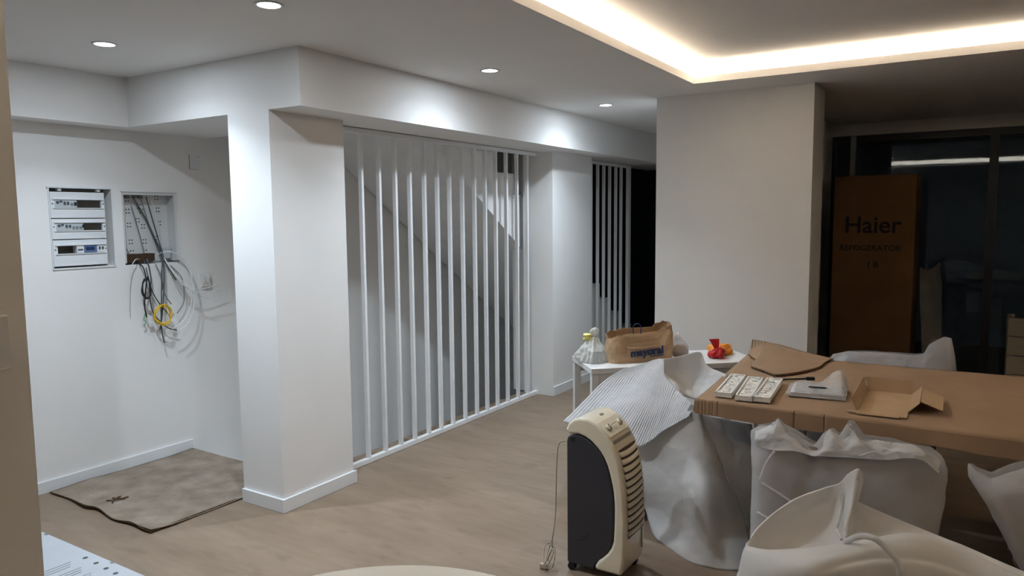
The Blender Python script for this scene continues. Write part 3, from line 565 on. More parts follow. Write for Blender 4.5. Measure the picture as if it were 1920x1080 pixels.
# ---------------- things on the console
def paper_bag():
    p0 = onc(.155, .10); p1 = onc(.56, .13); ax = (p1 - p0).normalized(); ay = Vector((-ax.y, ax.x, 0)); L_ = (p1 - p0).length
    t = empty('paper_bag', p0 + ax * L_ / 2 + ay * .07); tag(t, 'crumpled brown kraft paper bag reading mayoral with blue handle', 'paper bag')
    o_ = Vector(t.location); hw, hd = L_ / 2, .068; nu, nv = 72, 26; v = []; fc = []
    def topz(a): return float(np.interp(a, [-1, -.75, -.45, .0, .3, .42, .6, .85, 1], [.155, .165, .172, .176, .165, .165, .195, .215, .205]))
    for i in range(nv):
        b = i / (nv - 1)
        for j in range(nu):
            th = 2 * math.pi * j / nu; c_, s_ = math.cos(th), math.sin(th)
            X = hw * math.copysign(abs(c_) ** .28, c_); Yy = hd * math.copysign(abs(s_) ** .4, s_); a = X / hw
            H = topz(a) + (.015 if Yy > 0 else 0)
            z = H * b; Yy *= (1 - .35 * b ** 2); X *= (1 + .02 * b)
            q = Vector((X, Yy, z)); d = .010 * fbm(q + Vector((3, 1, 0)), 11) + .006 * ridge(q + Vector((1, 7, 2)), 9)
            nrm = Vector((c_ * .3, s_, 0)).normalized(); q = q + nrm * d * min(1, b * 4 + .2)
            if b > .9: q.z += .012 * fbm(q, 22)
            v.append(q.x * ax + q.y * ay + Vector((0, 0, q.z)))
    for i in range(nv - 1):
        for j in range(nu): fc.append((i * nu + j, i * nu + (j + 1) % nu, (i + 1) * nu + (j + 1) % nu, (i + 1) * nu + j))
    fc.append(tuple(range(nu))[::-1])
    o = mk('bag_body', v, fc, 'paper', t, False); o.modifiers.new('th', 'SOLIDIFY').thickness = .0012
    # fold line across the front, print, handle
    fr = -.068 - .004
    P = [(-.11, fr - .006, .095), (-.05, fr - .008, .090), (.02, fr - .007, .093), (.08, fr - .006, .101)]
    wf = MB().tube([p[0] * ax + p[1] * ay + Vector((0, 0, p[2])) for p in P], .0035, 5, 6).build('paper_fold', 'paper', t, True)
    mt = basis(Vector((0, 0, 0)) + ax * .015 + ay * (fr - .011) + Vector((0, 0, .066)), ax, (0, .0, 1), -ay)
    mt = mt @ Matrix.Rotation(math.radians(3.5), 4, 'Z')
    text('printed_name', 'mayoral', .066, 'navy', mt, t, .004, 1.0, .017)
    pm = MB(); pm.box(.02, .105, -.033, -.029, -.004, .004, mt); pm.build('printed_strapline', 'navy', t)
    hpnt = [(-.055, -.045, .16), (-.060, -.045, .205), (-.045, -.045, .228), (-.02, -.045, .228), (-.008, -.045, .205), (-.012, -.045, .16)]
    tube('bag_handle', [p[0] * ax + p[1] * ay + Vector((0, 0, p[2])) for p in hpnt], .003, 'navy', t, 6, 5)
paper_bag()
def blob(name, c, rx, ry, rz, m, parent=None, amp=.012, sc=14, top=None, nu=36, nv=24, squash=.6, taper=0, smooth=True, seed=0):
    v = []; fc = []
    for i in range(nv + 1):
        ph = math.pi * i / nv - math.pi / 2
        for j in range(nu):
            th = 2 * math.pi * j / nu; q = Vector((math.cos(ph) * math.cos(th), math.cos(ph) * math.sin(th), math.sin(ph)))
            k = 1 - taper * max(0, q.z); p = Vector((q.x * rx * k, q.y * ry * k, q.z * rz + rz))
            d = amp * (fbm(p + Vector((seed, 0, 0)), sc) + .8 * ridge(p + Vector((seed, 3, 0)), sc * .8)); p += q * d; p.z = max(p.z, .001)
            if top: p = top(p)
            v.append(Vector(c) + p)
    for i in range(nv):
        for j in range(nu): fc.append((i * nu + j, i * nu + (j + 1) % nu, (i + 1) * nu + (j + 1) % nu, (i + 1) * nu + j))
    o = mk(name, v, fc, m, None, smooth)
    return wp(o, parent) if parent else o
# milky carrier bag with pale yellow collar
b0 = onc(.068, .225)
pb = empty('plastic_bag', b0); tag(pb, 'knotted milky plastic bag with pale yellow collar beside paper bag', 'plastic bag')
def gathered(name, c, prof, m, parent, pleats=9, amp=.16, seed=0, lean=(0, 0), nu=90, nv=60, z0=0.0, sq=.85):
    pz = np.array([p[0] for p in prof]); pr = np.array([p[1] for p in prof]); v = []; fc = []
    P = catmull([(z, r_, 0) for z, r_ in prof], nv)
    for i in range(nv):
        z, r_ = P[i][0], P[i][1]; k = i / (nv - 1)
        for j in range(nu):
            th = 2 * math.pi * j / nu
            n1 = noise.noise(Vector((math.cos(th) * 1.6 + seed, math.sin(th) * 1.6, k * 1.2))); n2 = abs(math.sin(th * pleats / 2 + 2.5 * n1 + seed))
            n3 = fbm((math.cos(th) * r_ + seed, math.sin(th) * r_, z), 22, 3)
            rr = r_ * (1 + amp * (n2 - .5) + .30 * n1 + .10 * n3)
            v.append(Vector(c) + E1 * (rr * math.cos(th) + lean[0] * k * k) + E2 * (rr * math.sin(th) * sq + lean[1] * k * k) + Vector((0, 0, max(.001, z + z0 + .006 * n3))))
    for i in range(nv - 1):
        for j in range(nu): fc.append((i * nu + j, i * nu + (j + 1) % nu, (i + 1) * nu + (j + 1) % nu, (i + 1) * nu + j))
    fc.append(tuple(range(nu))[::-1]); fc.append(tuple(range((nv - 1) * nu, nv * nu)))
    return wp(mk(name, v, fc, m, None, True), parent)
gathered('bag_body', b0, [(0, .080), (.012, .094), (.045, .092), (.085, .068), (.12, .042), (.145, .028)], 'bagfilm', pb, 11, .22, 1.3, (.012, 0))
gathered('bag_tail', b0 + E1 * .012 + Vector((0, 0, .142)), [(0, .022), (.012, .017), (.03, .024), (.05, .022), (.062, .008)], 'bagfilm', pb, 7, .3, 4.1, (.012, 0), 48, 30, 0, .6)
gathered('yellow_collar', b0 - E1 * .018 + Vector((0, 0, .125)), [(0, .022), (.010, .028), (.022, .020), (.034, .026), (.040, .016)], 'yellow', pb, 8, .35, 7.7, (-.012, 0), 48, 24, 0, .7)
for i in range(4):
    a = onc(.075 - .035 + .025 * i, .135 + .004 * i); wp(MB().box(-.008, .008, -.004, .004, .004, .075, Matrix.Translation(a) @ Matrix.Rotation(ca, 4, 'Z') @ Matrix.Rotation(.25 - .15 * i, 4, 'Y')).build('packed_strip', 'panelg'), pb)
b1 = onc(.625, .22)
nb = empty('clear_bag', b1); tag(nb, 'small clear bag of brown nuts behind the paper bag', 'plastic bag')
blob('bag_film', b1, .055, .05, .062, 'clear', nb, .010, 22, None, 30, 22, taper=.35, seed=2)
blob('nuts', b1 + Vector((0, 0, .001)), .044, .040, .036, 'nuts', nb, .012, 60, None, 30, 20, seed=5)
blob('bag_tuft', b1 + Vector((-.012, .010, .105)), .018, .016, .02, 'clear', nb, .008, 40, None, 16, 10, seed=6)
b2 = onc(.70, .33)
o = blob('dark_pouch', b2, .045, .03, .018, 'black', None, .006, 20, None, 24, 14); tag(localise(o), 'small flat black pouch near the clear bag', 'pouch')
b3 = onc(.845, .16)
rn = empty('red_net_bag', b3); tag(rn, 'small red net bag tied with an upright tail', 'net bag')
blob('net_body', b3, .056, .042, .032, 'red', rn, .016, 30, None, 60, 40, taper=.6)
v = []; fc = []
for i in range(9):
    a = i / 8; wd = .010 + .022 * a ** .8; c_ = Vector((-.018 * a - .004, .012 * a, .055 + .062 * a)); 
    for sgn in (-1, 1): v += [b3 + c_ + E1 * wd * sgn + E2 * .004, b3 + c_ + E1 * wd * sgn - E2 * .004]
for i in range(8):
    k = 4 * i; fc += [(k, k + 2, k + 6, k + 4), (k + 1, k + 5, k + 7, k + 3), (k, k + 4, k + 5, k + 1), (k + 2, k + 3, k + 7, k + 6)]
fc += [(0, 1, 3, 2), (32, 34, 35, 33)]
wp(mk('net_tail', v, fc, 'red'), rn)
for i in range(6): wtube('net_cord', [b3 + Vector((.05 * math.cos(i + t_) * (1 - t_ * .5), .04 * math.sin(i * 1.3 + t_ * 2) * (1 - t_ * .5), .02 + .035 * t_)) for t_ in (0, .3, .6, .9)], .0022, 'orange' if i % 3 == 0 else 'red', rn, 5, 4)
b4 = onc(.925, .27)
orr = empty('orange_netting', b4); tag(orr, 'crumpled heap of orange netting beside the red net bag', 'netting')
blob('netting_heap', b4, .066, .058, .022, 'orange', orr, .022, 34, None, 70, 44, seed=3)
for i in range(26):
    a = i * .63; wtube('netting_strand', [b4 + Vector((.05 * math.cos(a + .5 * k_) * (1 - .1 * k_), .045 * math.sin(a * 1.2 + .6 * k_) * (1 - .1 * k_), .028 + .016 * math.sin(a * 1.7 + 1.3 * k_) + .006 * k_)) for k_ in range(5)], .0034, 'orange', orr, 5, 4)

# ================================================================ TABLE AND CARDBOARD
TZ = .745
tb = empty('dining_table', (3.9, 0, 0)); tag(tb, 'long dining table hidden under brown cardboard', 'table')
wbox('table_top', (3.30, 4.50, -1.7, .98, TZ - .035, TZ), 'leg', tb, .003)
for x, y in ((3.42, .56), (4.38, .80), (3.40, -1.6), (4.38, -1.6)): wbox('leg', (x - .03, x + .03, y - .03, y + .03, 0, TZ - .035), 'alu', tb, .003)
cb = empty('cardboard_cover', (3.9, 0, TZ)); tag(cb, 'brown cardboard cover with folded edge spread over the table', 'cardboard')
C = [[(3.262 + t * 1.30, 1.052 + .085 * t, .758 + .004 * t) for t in (0, .25, .5, .75, 1)]] + [[(3.262 + t * 1.29, y, .757 + .002 * math.sin(y * 5 + t * 3)) for t in (0, .25, .5, .75, 1)] for y in (.8, .5, .2, -.2, -.8, -1.75)]
wp(sheet('cover_sheet', C, 'board', None, 30, 60, .0015, 4, 0, 5, .006), cb)
fl_ = []
for y in np.r_[np.linspace(1.054, .90, 70), np.linspace(.897, .45, 90), np.linspace(.44, -1.75, 40)]:
    cr = .006 * sum(math.exp(-((y - c_) / .0035) ** 2) for c_ in (1.035, 1.018, 1.005, .985, .972, .95, .62, .50))
    fl_.append((y, cr))
v = []; fc = []
for y, cr in fl_:
    y = float(y); lo = .692 + .006 * math.sin(y * 7) + .004 * noise.noise(Vector((y * 9, 0, 0)))
    v += [(3.262 + cr, y, .7605), (3.2575 + cr, y, .7595), (3.2545 + cr, y, .755), (3.253 + cr, y, .72), (3.253 + cr, y, lo)]
for i in range(len(fl_) - 1):
    for j in range(4): fc.append((5 * i + j, 5 * i + j + 1, 5 * i + j + 6, 5 * i + j + 5))
o = mk('folded_edge', v, fc, 'board', None, False); wp(o, cb); md = o.modifiers.new('th', 'SOLIDIFY'); md.thickness = .005; md.offset = 1
wp(MB().add([(3.262, 1.056, .757), (3.40, 1.064, .757), (3.256, 1.060, .700), (3.36, 1.068, .712), (3.262, 1.060, .757), (3.40, 1.068, .757), (3.256, 1.064, .700), (3.36, 1.072, .712)], [(0, 1, 3, 2), (4, 6, 7, 5), (0, 2, 6, 4), (2, 3, 7, 6), (3, 1, 5, 7), (1, 0, 4, 5)]).build('folded_corner', 'board'), cb)
# torn upper layer, its corner lifted
T = [(4.442,1.116,0.772),(4.235,1.015,0.772),(4.097,1.013,0.772),(4.012,0.933,0.772),(3.936,0.847,0.772),(3.998,0.793,0.772),(4.109,0.734,0.772),(4.247,0.69,0.772),(4.441,0.683,0.772)]
Bk = [(4.72, 1.165, .815), (4.70, 1.10, .813), (4.685, 1.04, .808), (4.665, .98, .803), (4.64, .92, .795), (4.61, .85, .787), (4.58, .78, .780), (4.56, .72, .774), (4.555, .66, .768)]
C = [[b_ for b_ in Bk], [tuple(.5 * (np.array(a) + np.array(b_))) for a, b_ in zip(T, Bk)], [tuple(.85 * np.array(a) + .15 * np.array(b_)) for a, b_ in zip(T, Bk)], T]
C[0] = [tuple(x) for x in C[0]]
o = sheet('torn_top_layer', C, 'board', None, 50, 26, .002, 9, 0, 5, .006); wp(o, cb)
te = [(x, y, .771) for x, y, z in T]; jag = []
Pj = catmull(te, 46)
for i, p in enumerate(Pj): jag.append((p[0] + .010 * noise.noise(Vector((i * .9, 0, 0))), p[1] + .012 * noise.noise(Vector((0, i * .8, 0))), p[2] - .004))
v, fcs = tubedata(jag, .0042, 5, 1, False); wp(mk('torn_edge', v, fcs, 'tear', None, True), cb)
for i in range(5):
    y = 1.16 - .020 * i; v, fcs = tubedata([(4.70 - .004 * i, y, .818), (4.60, y - .022, .806), (4.52, y - .040, .794)], .0016, 4, 4); wp(mk('corrugation_crease', v, fcs, 'tear'), cb)
# three white moulded packing slabs
for i, (q, lab) in enumerate((([(3.354,0.994,0.764),(3.322,0.909,0.764),(3.846,0.974,0.764),(3.855,1.037,0.764)], 'white moulded polystyrene slab nearest the table corner'), ([(3.331,0.894,0.764),(3.31,0.813,0.764),(3.815,0.875,0.764),(3.814,0.952,0.764)], 'white moulded polystyrene slab between two others'), ([(3.341,0.818,0.764),(3.331,0.739,0.764),(3.798,0.782,0.764),(3.798,0.855,0.764)], 'white moulded polystyrene slab touching the black cable'))):
    a, b, c, d = [Vector(p) for p in q]; ex = ((d - a) + (c - b)) * .5; ln = min(ex.length, .44); ex.normalize(); ey = Vector((-ex.y, ex.x, 0)); wd = .076
    org = (a + b) * .5; org.z = .764; org = org + ex * .002
    t = empty('packing_slab', org); tag(t, lab, 'packing foam', 'white moulded packing slabs')
    mt = basis((0, 0, 0), ex, ey, (0, 0, 1))
    MB().box(0, ln, -wd / 2, wd / 2, 0, .016, mt, .002).build('slab', 'plaster', t)
    m = MB()
    m.box(0, ln, -wd / 2, -wd / 2 + .008, .016, .024, mt, .001).box(0, ln, wd / 2 - .008, wd / 2, .016, .024, mt, .001).box(0, .01, -wd / 2, wd / 2, .016, .024, mt, .001).box(ln - .01, ln, -wd / 2, wd / 2, .016, .024, mt, .001)
    m.build('raised_rim', 'plaster', t)
    rl = random.Random(i); m = MB()
    for k in range(9): x = .03 + (ln - .06) * k / 8; yy = rl.uniform(-.02, .02); m.box(x - .014, x + .012, yy - .012, yy + .010, .016, .016 + rl.uniform(.003, .008), mt @ Matrix.Rotation(0, 4, 'Z'), .001)
    for k in range(5): x = .06 + (ln - .12) * k / 4; m.tube([mt @ Vector((x - .03, -.02, .018)), mt @ Vector((x, .012 * math.sin(k * 2), .020)), mt @ Vector((x + .03, .018, .018))], .0022, 5, 4)
    m.build('moulded_relief', 'plaster', t)
o = tube('black_cable', [(3.777,0.832,0.768),(3.899,0.844,0.768),(3.827,0.817,0.768),(3.871,0.767,0.768),(3.926,0.695,0.768)], .0045, 'c_black', None, 8, 6); localise(o); tag(o, 'short black cable with plug lying on the cardboard', 'cable')
q = [(3.907,0.691,0.772),(3.927,0.657,0.772)]; dv = (Vector(q[1]) - Vector(q[0])); mt = basis(q[0], dv, (-dv.y, dv.x, 0), (0, 0, 1)); c_ = MB().box(0, dv.length, -.009, .009, -.008, .009, mt, .002).build('cable_plug', 'c_black'); wp(c_, o)
# wrapped papers with a pen
q = [Vector(p) for p in [(3.524,0.701,0.764),(3.549,0.458,0.764),(3.887,0.509,0.764),(3.865,0.714,0.764)]]
t = empty('paper_stack', (q[0] + q[2]) * .5 ); t.location.z = .764; tag(t, 'stack of white papers in clear film beside the open carton', 'paper')
ex = (q[1] - q[0]).normalized(); ey = Vector((-ex.y, ex.x, 0)); ln = (q[1] - q[0]).length
mt = basis(q[0] - Vector(t.location), ex, ey, (0, 0, 1))
for i in range(3): MB().box(.004 * i, ln - .003 * i, .003 * i, .24 - .004 * i, .0065 * i, .0065 * i + .0055, mt, .001).build('booklet', 'whitep', t)
C = [[tuple(mt @ Vector((x * ln, y * .25, .022 + h))) for x, h in ((-.06, -.018), (.2, .001), (.5, .001), (.75, .004 + .05 * y * y), (.9, .012 + .05 * y), (1.0, .004))] for y in (-.04, .3, .7, 1.0)]
sheet('film_wrap', C, 'clear', t, 40, 30, .004, 30, .004, 20, .0006)
wp_ = empty('pen', tuple(mt @ Vector((.08, .1, .024)) + Vector(t.location))); tag(wp_, 'slim black pen lying on the white papers', 'pen')
a = mt.to_3x3() @ Vector((1, .04, 0)); MB().cyl((0, 0, .005), a, .0042, .075, 10).build('barrel', 'c_black', wp_, True); MB().cyl(Vector((0, 0, .005)) + a * .075, a, .0042, .008, 10, .001).build('tip', 'grey', wp_, True)
# open small carton
def carton():
    a = Vector((3.352, .392, .764)); b = Vector((3.383, .239, .764)); ex = (b - a).normalized(); ey = Vector((-ex.y, ex.x, 0)); W, Dp, Hh = .175, .33, .075
    t = empty('open_carton', a); tag(t, 'small open tan carton with spread flaps on the table', 'carton')
    ex = Vector((.02, -1, 0)).normalized(); ey = Vector((-ex.y, ex.x, 0)).normalized()
    mt = basis((0, 0, 0), ex, ey, (0, 0, 1)); th = .003
    def pan(name, o, x, y, w, h, m='boardl'):
        bs = basis(mt @ Vector(o), mt.to_3x3() @ Vector(x), mt.to_3x3() @ Vector(y), (mt.to_3x3() @ Vector(x)).cross(mt.to_3x3() @ Vector(y))); return MB().box(0, w, 0, h, -th / 2, th / 2, bs).build(name, m, t)
    pan('bottom', (0, 0, .003), (1, 0, 0), (0, 1, 0), .19, .46)
    pan('side', (0, .02, .004), (0, 1, 0), (-.35, 0, 1), .44, .062)
    pan('back', (0, .46, .004), (1, 0, 0), (0, .25, 1), .19, .062)
    pan('side', (.19, .10, .004), (0, 1, 0), (.75, 0, .8), .36, .06)
    pan('flap', (.235, .12, .050), (0, 1, .0), (1, 0, -.35), .27, .085)
    pan('flap', (-.035, -.012, .006), (1, .05, 0), (0, 1, .1), .14, .02); pan('flap', (-.012, .42, .062), (.5, .3, 0), (-.1, .1, 1), .03, .012)
    pan('front_flap', (.002, -.022, .004), (1, 0, 0), (0, 1, .05), .16, .022)
carton()

# ================================================================ TALL CARTON AND THINGS BY THE WINDOW
fr = empty('refrigerator_carton', (7.32, .735, 0)); tag(fr, 'tall brown refrigerator carton standing by the dark window', 'carton')
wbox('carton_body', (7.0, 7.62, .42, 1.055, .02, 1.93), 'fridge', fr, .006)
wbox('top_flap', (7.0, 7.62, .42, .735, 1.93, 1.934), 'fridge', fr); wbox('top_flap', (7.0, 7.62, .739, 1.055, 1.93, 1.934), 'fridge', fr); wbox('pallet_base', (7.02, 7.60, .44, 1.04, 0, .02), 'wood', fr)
mb = lambda y, z: basis((6.9985, y, z), (0, -1, 0), (0, 0, 1), (-1, 0, 0))
for s_, sz_, y, z, sx in (('Haier', .20, .745, 1.505, .98), ('REFRIGERATOR', .066, .758, 1.31, 1.05), ('( B', .075, .73, 1.17, 1.0)):
    wp(text('printed_' + ('name' if s_ == 'Haier' else 'caption'), s_, sz_, 'ink', mb(y, z), None, .0006, sx, .016 if s_ == 'Haier' else .014), fr)
C = [(7.3,0.392,1.144),(7.3,0.319,1.123),(7.35,0.235,1.191)], [(7.2,0.376,0.874),(7.22,0.298,0.899),(7.3,0.205,0.873)], [(7.15,0.351,0.604),(7.15,0.28,0.609),(7.2,0.189,0.564)], [(7.1,0.334,0.336),(7.1,0.253,0.298),(7.15,0.148,0.254)]
C = [list(r_) for r_ in C]; C.append([(6.98, .33, .02), (6.97, .25, .02), (7.0, .15, .02)])
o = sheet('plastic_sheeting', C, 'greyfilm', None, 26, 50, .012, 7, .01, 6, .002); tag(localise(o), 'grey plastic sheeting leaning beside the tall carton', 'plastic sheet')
wbx = empty('wooden_crate', (7.15, -.62, 0)); tag(wbx, 'pale low wooden crate standing near the night window', 'crate')
for i in range(5): wbox('plank', (7.0, 7.02, -.99, -.26, .02 + .152 * i, .165 + .152 * i), 'wood', wbx, .002); wbox('plank', (7.02, 7.30, -.282, -.26, .02 + .152 * i, .165 + .152 * i), 'wood', wbx, .002)
for x, y in ((7.02, -.31), (7.02, -.98), (7.27, -.31), (7.27, -.98)): wbox('post', (x, x + .03, y, y + .028, 0, .775), 'wood', wbx)

# ================================================================ WRAPPED CHAIRS
def chair(name, loc, rz, label, group=None, seat_w=.52, back_h=.80):
    t = empty(name, loc, rz); tag(t, label, 'chair', group)          # local +x is the way the chair faces
    box('seat', -.20, .26, -seat_w / 2, seat_w / 2, .40, .48, 'upholstery', t, .02)
    C = []
    for z in (.46, .46 + (back_h - .46) * .35, .46 + (back_h - .46) * .7, back_h): C.append([(-.22 - .05 * (z - .46) + .05 * (2 * a - 1) ** 2, (a - .5) * (seat_w + .02), z) for a in (0, .25, .5, .75, 1)])
    sheet('backrest', C, 'upholstery', t, 20, 14, 0, 5, 0, 5, .06)
    for x, y in ((-.18, -.21), (-.18, .21), (.21, -.21), (.21, .21)): MB().cyl((x, y, 0), (0, 0, 1), .011, .40, 12, .016).build('leg', 'leg', t)
    return t
def to_local(t, pts): i = (Matrix.Translation(t.location) @ Matrix.Rotation(t.rotation_euler.z, 4, 'Z')).inverted(); return [[tuple(i @ Vector(p)) for p in r_] for r_ in pts]
def bag(t, name, m, x0, hx, crest, zb, left, right, amp=.012, sc=7, ra=.010, rsc=5, seed=0, nu=130, nv=60):
    """film bag around a backrest, world coordinates; crest = [(y, z)...] from large y to small y; left/right = y offset of the sides by height"""
    cy = np.array([c[0] for c in crest])[::-1]; cz = np.array([c[1] for c in crest])[::-1]; yl, yr = cy.max(), cy.min(); v = []; fc = []
    L_ = Matrix.Translation(t.location) @ Matrix.Rotation(t.rotation_euler.z, 4, 'Z'); Li = L_.inverted()
    na = nu // 2
    for i in range(nv):
        b = i / (nv - 1)
        for j in range(nu):
            front = j < na; a_ = (j % na) / (na - 1 if front else na + 1) if front else ((j - na) + 1) / (na + 1)
            sy = (1 - 2 * a_) if front else (-1 + 2 * a_); ed = math.sqrt(max(0, 1 - abs(sy) ** 5))
            y = (yl + yr) / 2 + sy * (yl - yr) / 2; top = float(np.interp(y, cy, cz)); z = zb + (top - zb) * b
            w_ = hx * (1 - .90 * b ** 7) * ed; x = x0 - hx * .15 * b + (-w_ if front else w_)
            y += (left(z) if sy > 0 else right(z)) * abs(sy)
            p = Vector((x, y, z)); pp = p + Vector((seed, seed * .7, 0)); d = amp * fbm(pp, sc) + ra * ridge(pp, rsc) * (.3 + b) + .012 * b ** 5 * ridge(pp, 13)
            p += Vector(((-1 if front else 1) * (.25 + .75 * ed), sy * .4 * (1 - ed), 0)) * d
            v.append(Li @ p)
    for i in range(nv - 1):
        for j in range(nu): fc.append((i * nu + j, i * nu + (j + 1) % nu, (i + 1) * nu + (j + 1) % nu, (i + 1) * nu + j))
    o = mk(name, v, fc, m, t, True); md = o.modifiers.new('th', 'SOLIDIFY'); md.thickness = .0012; return o
# chair at the table front
k2 = chair('wrapped_chair', (3.00, .365, 0), 0, 'taupe chair in translucent white film pushed up to table front', None, .54, .775)
cr2 = [(2.78,0.674,0.794),(2.78,0.651,0.816),(2.78,0.609,0.826),(2.78,0.59,0.851),(2.78,0.571,0.828),(2.78,0.527,0.812),(2.78,0.453,0.776),(2.78,0.43,0.819),(2.78,0.401,0.841),(2.78,0.374,0.821),(2.78,0.349,0.873),(2.78,0.332,0.87),(2.78,0.3,0.827),(2.78,0.246,0.828),(2.78,0.21,0.831),(2.78,0.164,0.822),(2.78,0.093,0.818),(2.78,0.061,0.791),(2.78,0.047,0.753)]
bag(k2, 'plastic_cover', 'film', 2.79, .085, [(p[1], p[2]) for p in cr2], .02, lambda z: .03 * max(0, (.4 - z)), lambda z: .16 * max(0, .62 - z) , .008, 6, .010, 4.0, 0)
rg2 = [(2.685,0.644,0.771),(2.685,0.599,0.759),(2.685,0.571,0.757),(2.685,0.507,0.766),(2.685,0.436,0.766),(2.685,0.359,0.769),(2.685,0.317,0.775),(2.685,0.251,0.778),(2.685,0.204,0.787),(2.685,0.157,0.802),(2.685,0.103,0.804),(2.685,0.073,0.795),(2.685,0.053,0.774)]
ct2 = [(2.745,0.664,0.805),(2.745,0.618,0.832),(2.745,0.583,0.861),(2.745,0.543,0.831),(2.745,0.447,0.782),(2.745,0.403,0.849),(2.745,0.367,0.83),(2.745,0.342,0.883),(2.745,0.296,0.837),(2.745,0.243,0.839),(2.745,0.204,0.842),(2.745,0.131,0.833),(2.745,0.057,0.794)]
sheet('film_fold', to_local(k2, [ct2, [(2.70, .5 * (p[1] + q_[1]), .5 * (p[2] + q_[2])) for p, q_ in zip(ct2, rg2)], rg2]), 'filmw', k2, 130, 40, .012, 12, .016, 8, .0012, 3)
for P in ([(2.668,0.614,0.636),(2.664,0.553,0.609),(2.662,0.498,0.582),(2.665,0.466,0.562)], [(2.67,0.621,0.644),(2.672,0.602,0.706),(2.68,0.575,0.756)], [(2.672,0.628,0.521),(2.668,0.589,0.507),(2.665,0.541,0.493)], [(2.68,0.297,0.785),(2.68,0.252,0.806),(2.678,0.219,0.799)]):
    v, fcs = tubedata(to_local(k2, [P])[0], .0045, 6, 8); mk('film_crease', v, fcs, 'filmw', k2, True)
# its neighbour under the table edge
k3 = chair('wrapped_chair', (3.13, -.42, 0), 0, 'chair in loose grey plastic film deeper under the table edge', None, .52, .66)
cr3 = [(2.92,-0.026,0.747),(2.92,-0.047,0.728),(2.92,-0.086,0.716),(2.92,-0.13,0.746),(2.92,-0.18,0.773),(2.92,-0.272,0.786),(2.92,-0.395,0.79),(2.92,-0.499,0.774)]
bag(k3, 'plastic_cover', 'film', 2.93, .10, [(p[1], p[2]) for p in cr3], .25, lambda z: -.55 * max(0, .70 - z), lambda z: 0, .02, 6, .018, 5, 3)
# chair beyond the table
k4 = chair('wrapped_chair', (4.72, .36, 0), math.pi, 'chair in milky film behind the table with upright film tuft', None, .50, .74)
cr4 = [(4.9,0.732,0.692),(4.9,0.715,0.734),(4.9,0.63,0.762),(4.9,0.511,0.773),(4.9,0.367,0.776),(4.9,0.268,0.775),(4.9,0.219,0.786),(4.9,0.197,0.842),(4.9,0.123,0.892),(4.9,0.086,0.886),(4.9,0.069,0.806),(4.9,0.055,0.714)]
bag(k4, 'plastic_cover', 'film', 4.90, .07, [(p[1], p[2]) for p in cr4], .3, lambda z: 0, lambda z: 0, .008, 8, .010, 6, 5)
# chair at the table end, under a big foam sheet
k5 = chair('draped_chair', (3.76, 1.23, 0), math.radians(-90), 'chair at the table end draped in ribbed white foam sheet', None, .32, .60)
def add(name, rows, m, nu, nv, amp, sc, ra, rsc, th, seed=0, par=k5): return sheet(name, to_local(par, rows), m, par, nu, nv, amp, sc, ra, rsc, th, seed)
F = [[(3.62,1.572,0.783),(3.64,1.468,0.819),(3.66,1.366,0.851),(3.58,1.32,0.78),(3.5,1.206,0.718),(3.44,1.113,0.673)],
     [(3.6,1.666,0.718),(3.6,1.526,0.745),(3.58,1.393,0.769),(3.52,1.317,0.722),(3.47,1.22,0.685),(3.43,1.12,0.661)],
     [(3.56,1.766,0.608),(3.52,1.583,0.628),(3.48,1.428,0.645),(3.45,1.329,0.626),(3.43,1.233,0.63),(3.41,1.126,0.649)],
     [(3.52,1.883,0.475),(3.44,1.687,0.476),(3.4,1.522,0.46),(3.38,1.385,0.449),(3.39,1.253,0.553),(3.4,1.131,0.635)]]
add('foam_flap', F, 'ribfoam', 80, 60, .006, 7, .006, 4, .004)
DR = [[(3.46,1.601,0.449),(3.44,1.439,0.452),(3.44,1.341,0.511),(3.43,1.221,0.597),(3.42,1.111,0.667),(3.44,1.075,0.641)],
      [(3.46,1.554,0.319),(3.44,1.409,0.339),(3.42,1.29,0.387),(3.38,1.14,0.456),(3.4,1.042,0.48),(3.46,0.994,0.432)],
      [(3.46,1.478,0.183),(3.42,1.37,0.212),(3.38,1.232,0.252),(3.3,1.046,0.32),(3.36,0.963,0.298),(3.46,0.904,0.25)],
      [(3.48,1.394,0.085),(3.44,1.349,0.086),(3.36,1.19,0.091),(3.25,1.007,0.134),(3.33,0.92,0.111),(3.42,0.838,0.095)],
      [(3.402,1.316,0.006),(3.337,1.257,0.006),(3.212,1.068,0.006),(3.195,0.953,0.006),(3.22,0.873,0.006),(3.285,0.785,0.006)]]
add('foam_drape', DR, 'foam', 70, 80, .010, 5, .014, 3.4, .003, 2)
SD = [[(3.47,1.09,0.637),(3.56,1.001,0.602),(3.66,0.891,0.566)],
      [(3.5,1.011,0.423),(3.56,0.932,0.408),(3.64,0.856,0.387)],
      [(3.49,0.912,0.236),(3.55,0.866,0.219),(3.62,0.821,0.199)],
      [(3.44,0.835,0.08),(3.52,0.824,0.046),(3.6,0.792,0.018)]]
add('foam_side', SD, 'foam', 30, 50, .010, 6, .010, 4, .003, 6)
BKs = [[(3.68,1.373,0.847),(3.8,1.319,0.847),(3.86,1.23,0.868),(3.84,1.182,0.806),(3.8,1.061,0.769)],
       [(3.62,1.338,0.784),(3.76,1.312,0.746),(3.82,1.244,0.734),(3.8,1.168,0.734),(3.74,1.076,0.711)],
       [(3.54,1.217,0.708),(3.62,1.217,0.68),(3.7,1.197,0.648),(3.7,1.147,0.649),(3.66,1.074,0.662)]]
add('foam_back', BKs, 'foam', 50, 40, .010, 8, .012, 6, .003, 4)
q = [(3.425,1.113,0.661)][0]; i_ = (Matrix.Translation(k5.location) @ Matrix.Rotation(k5.rotation_euler.z, 4, 'Z')).inverted()
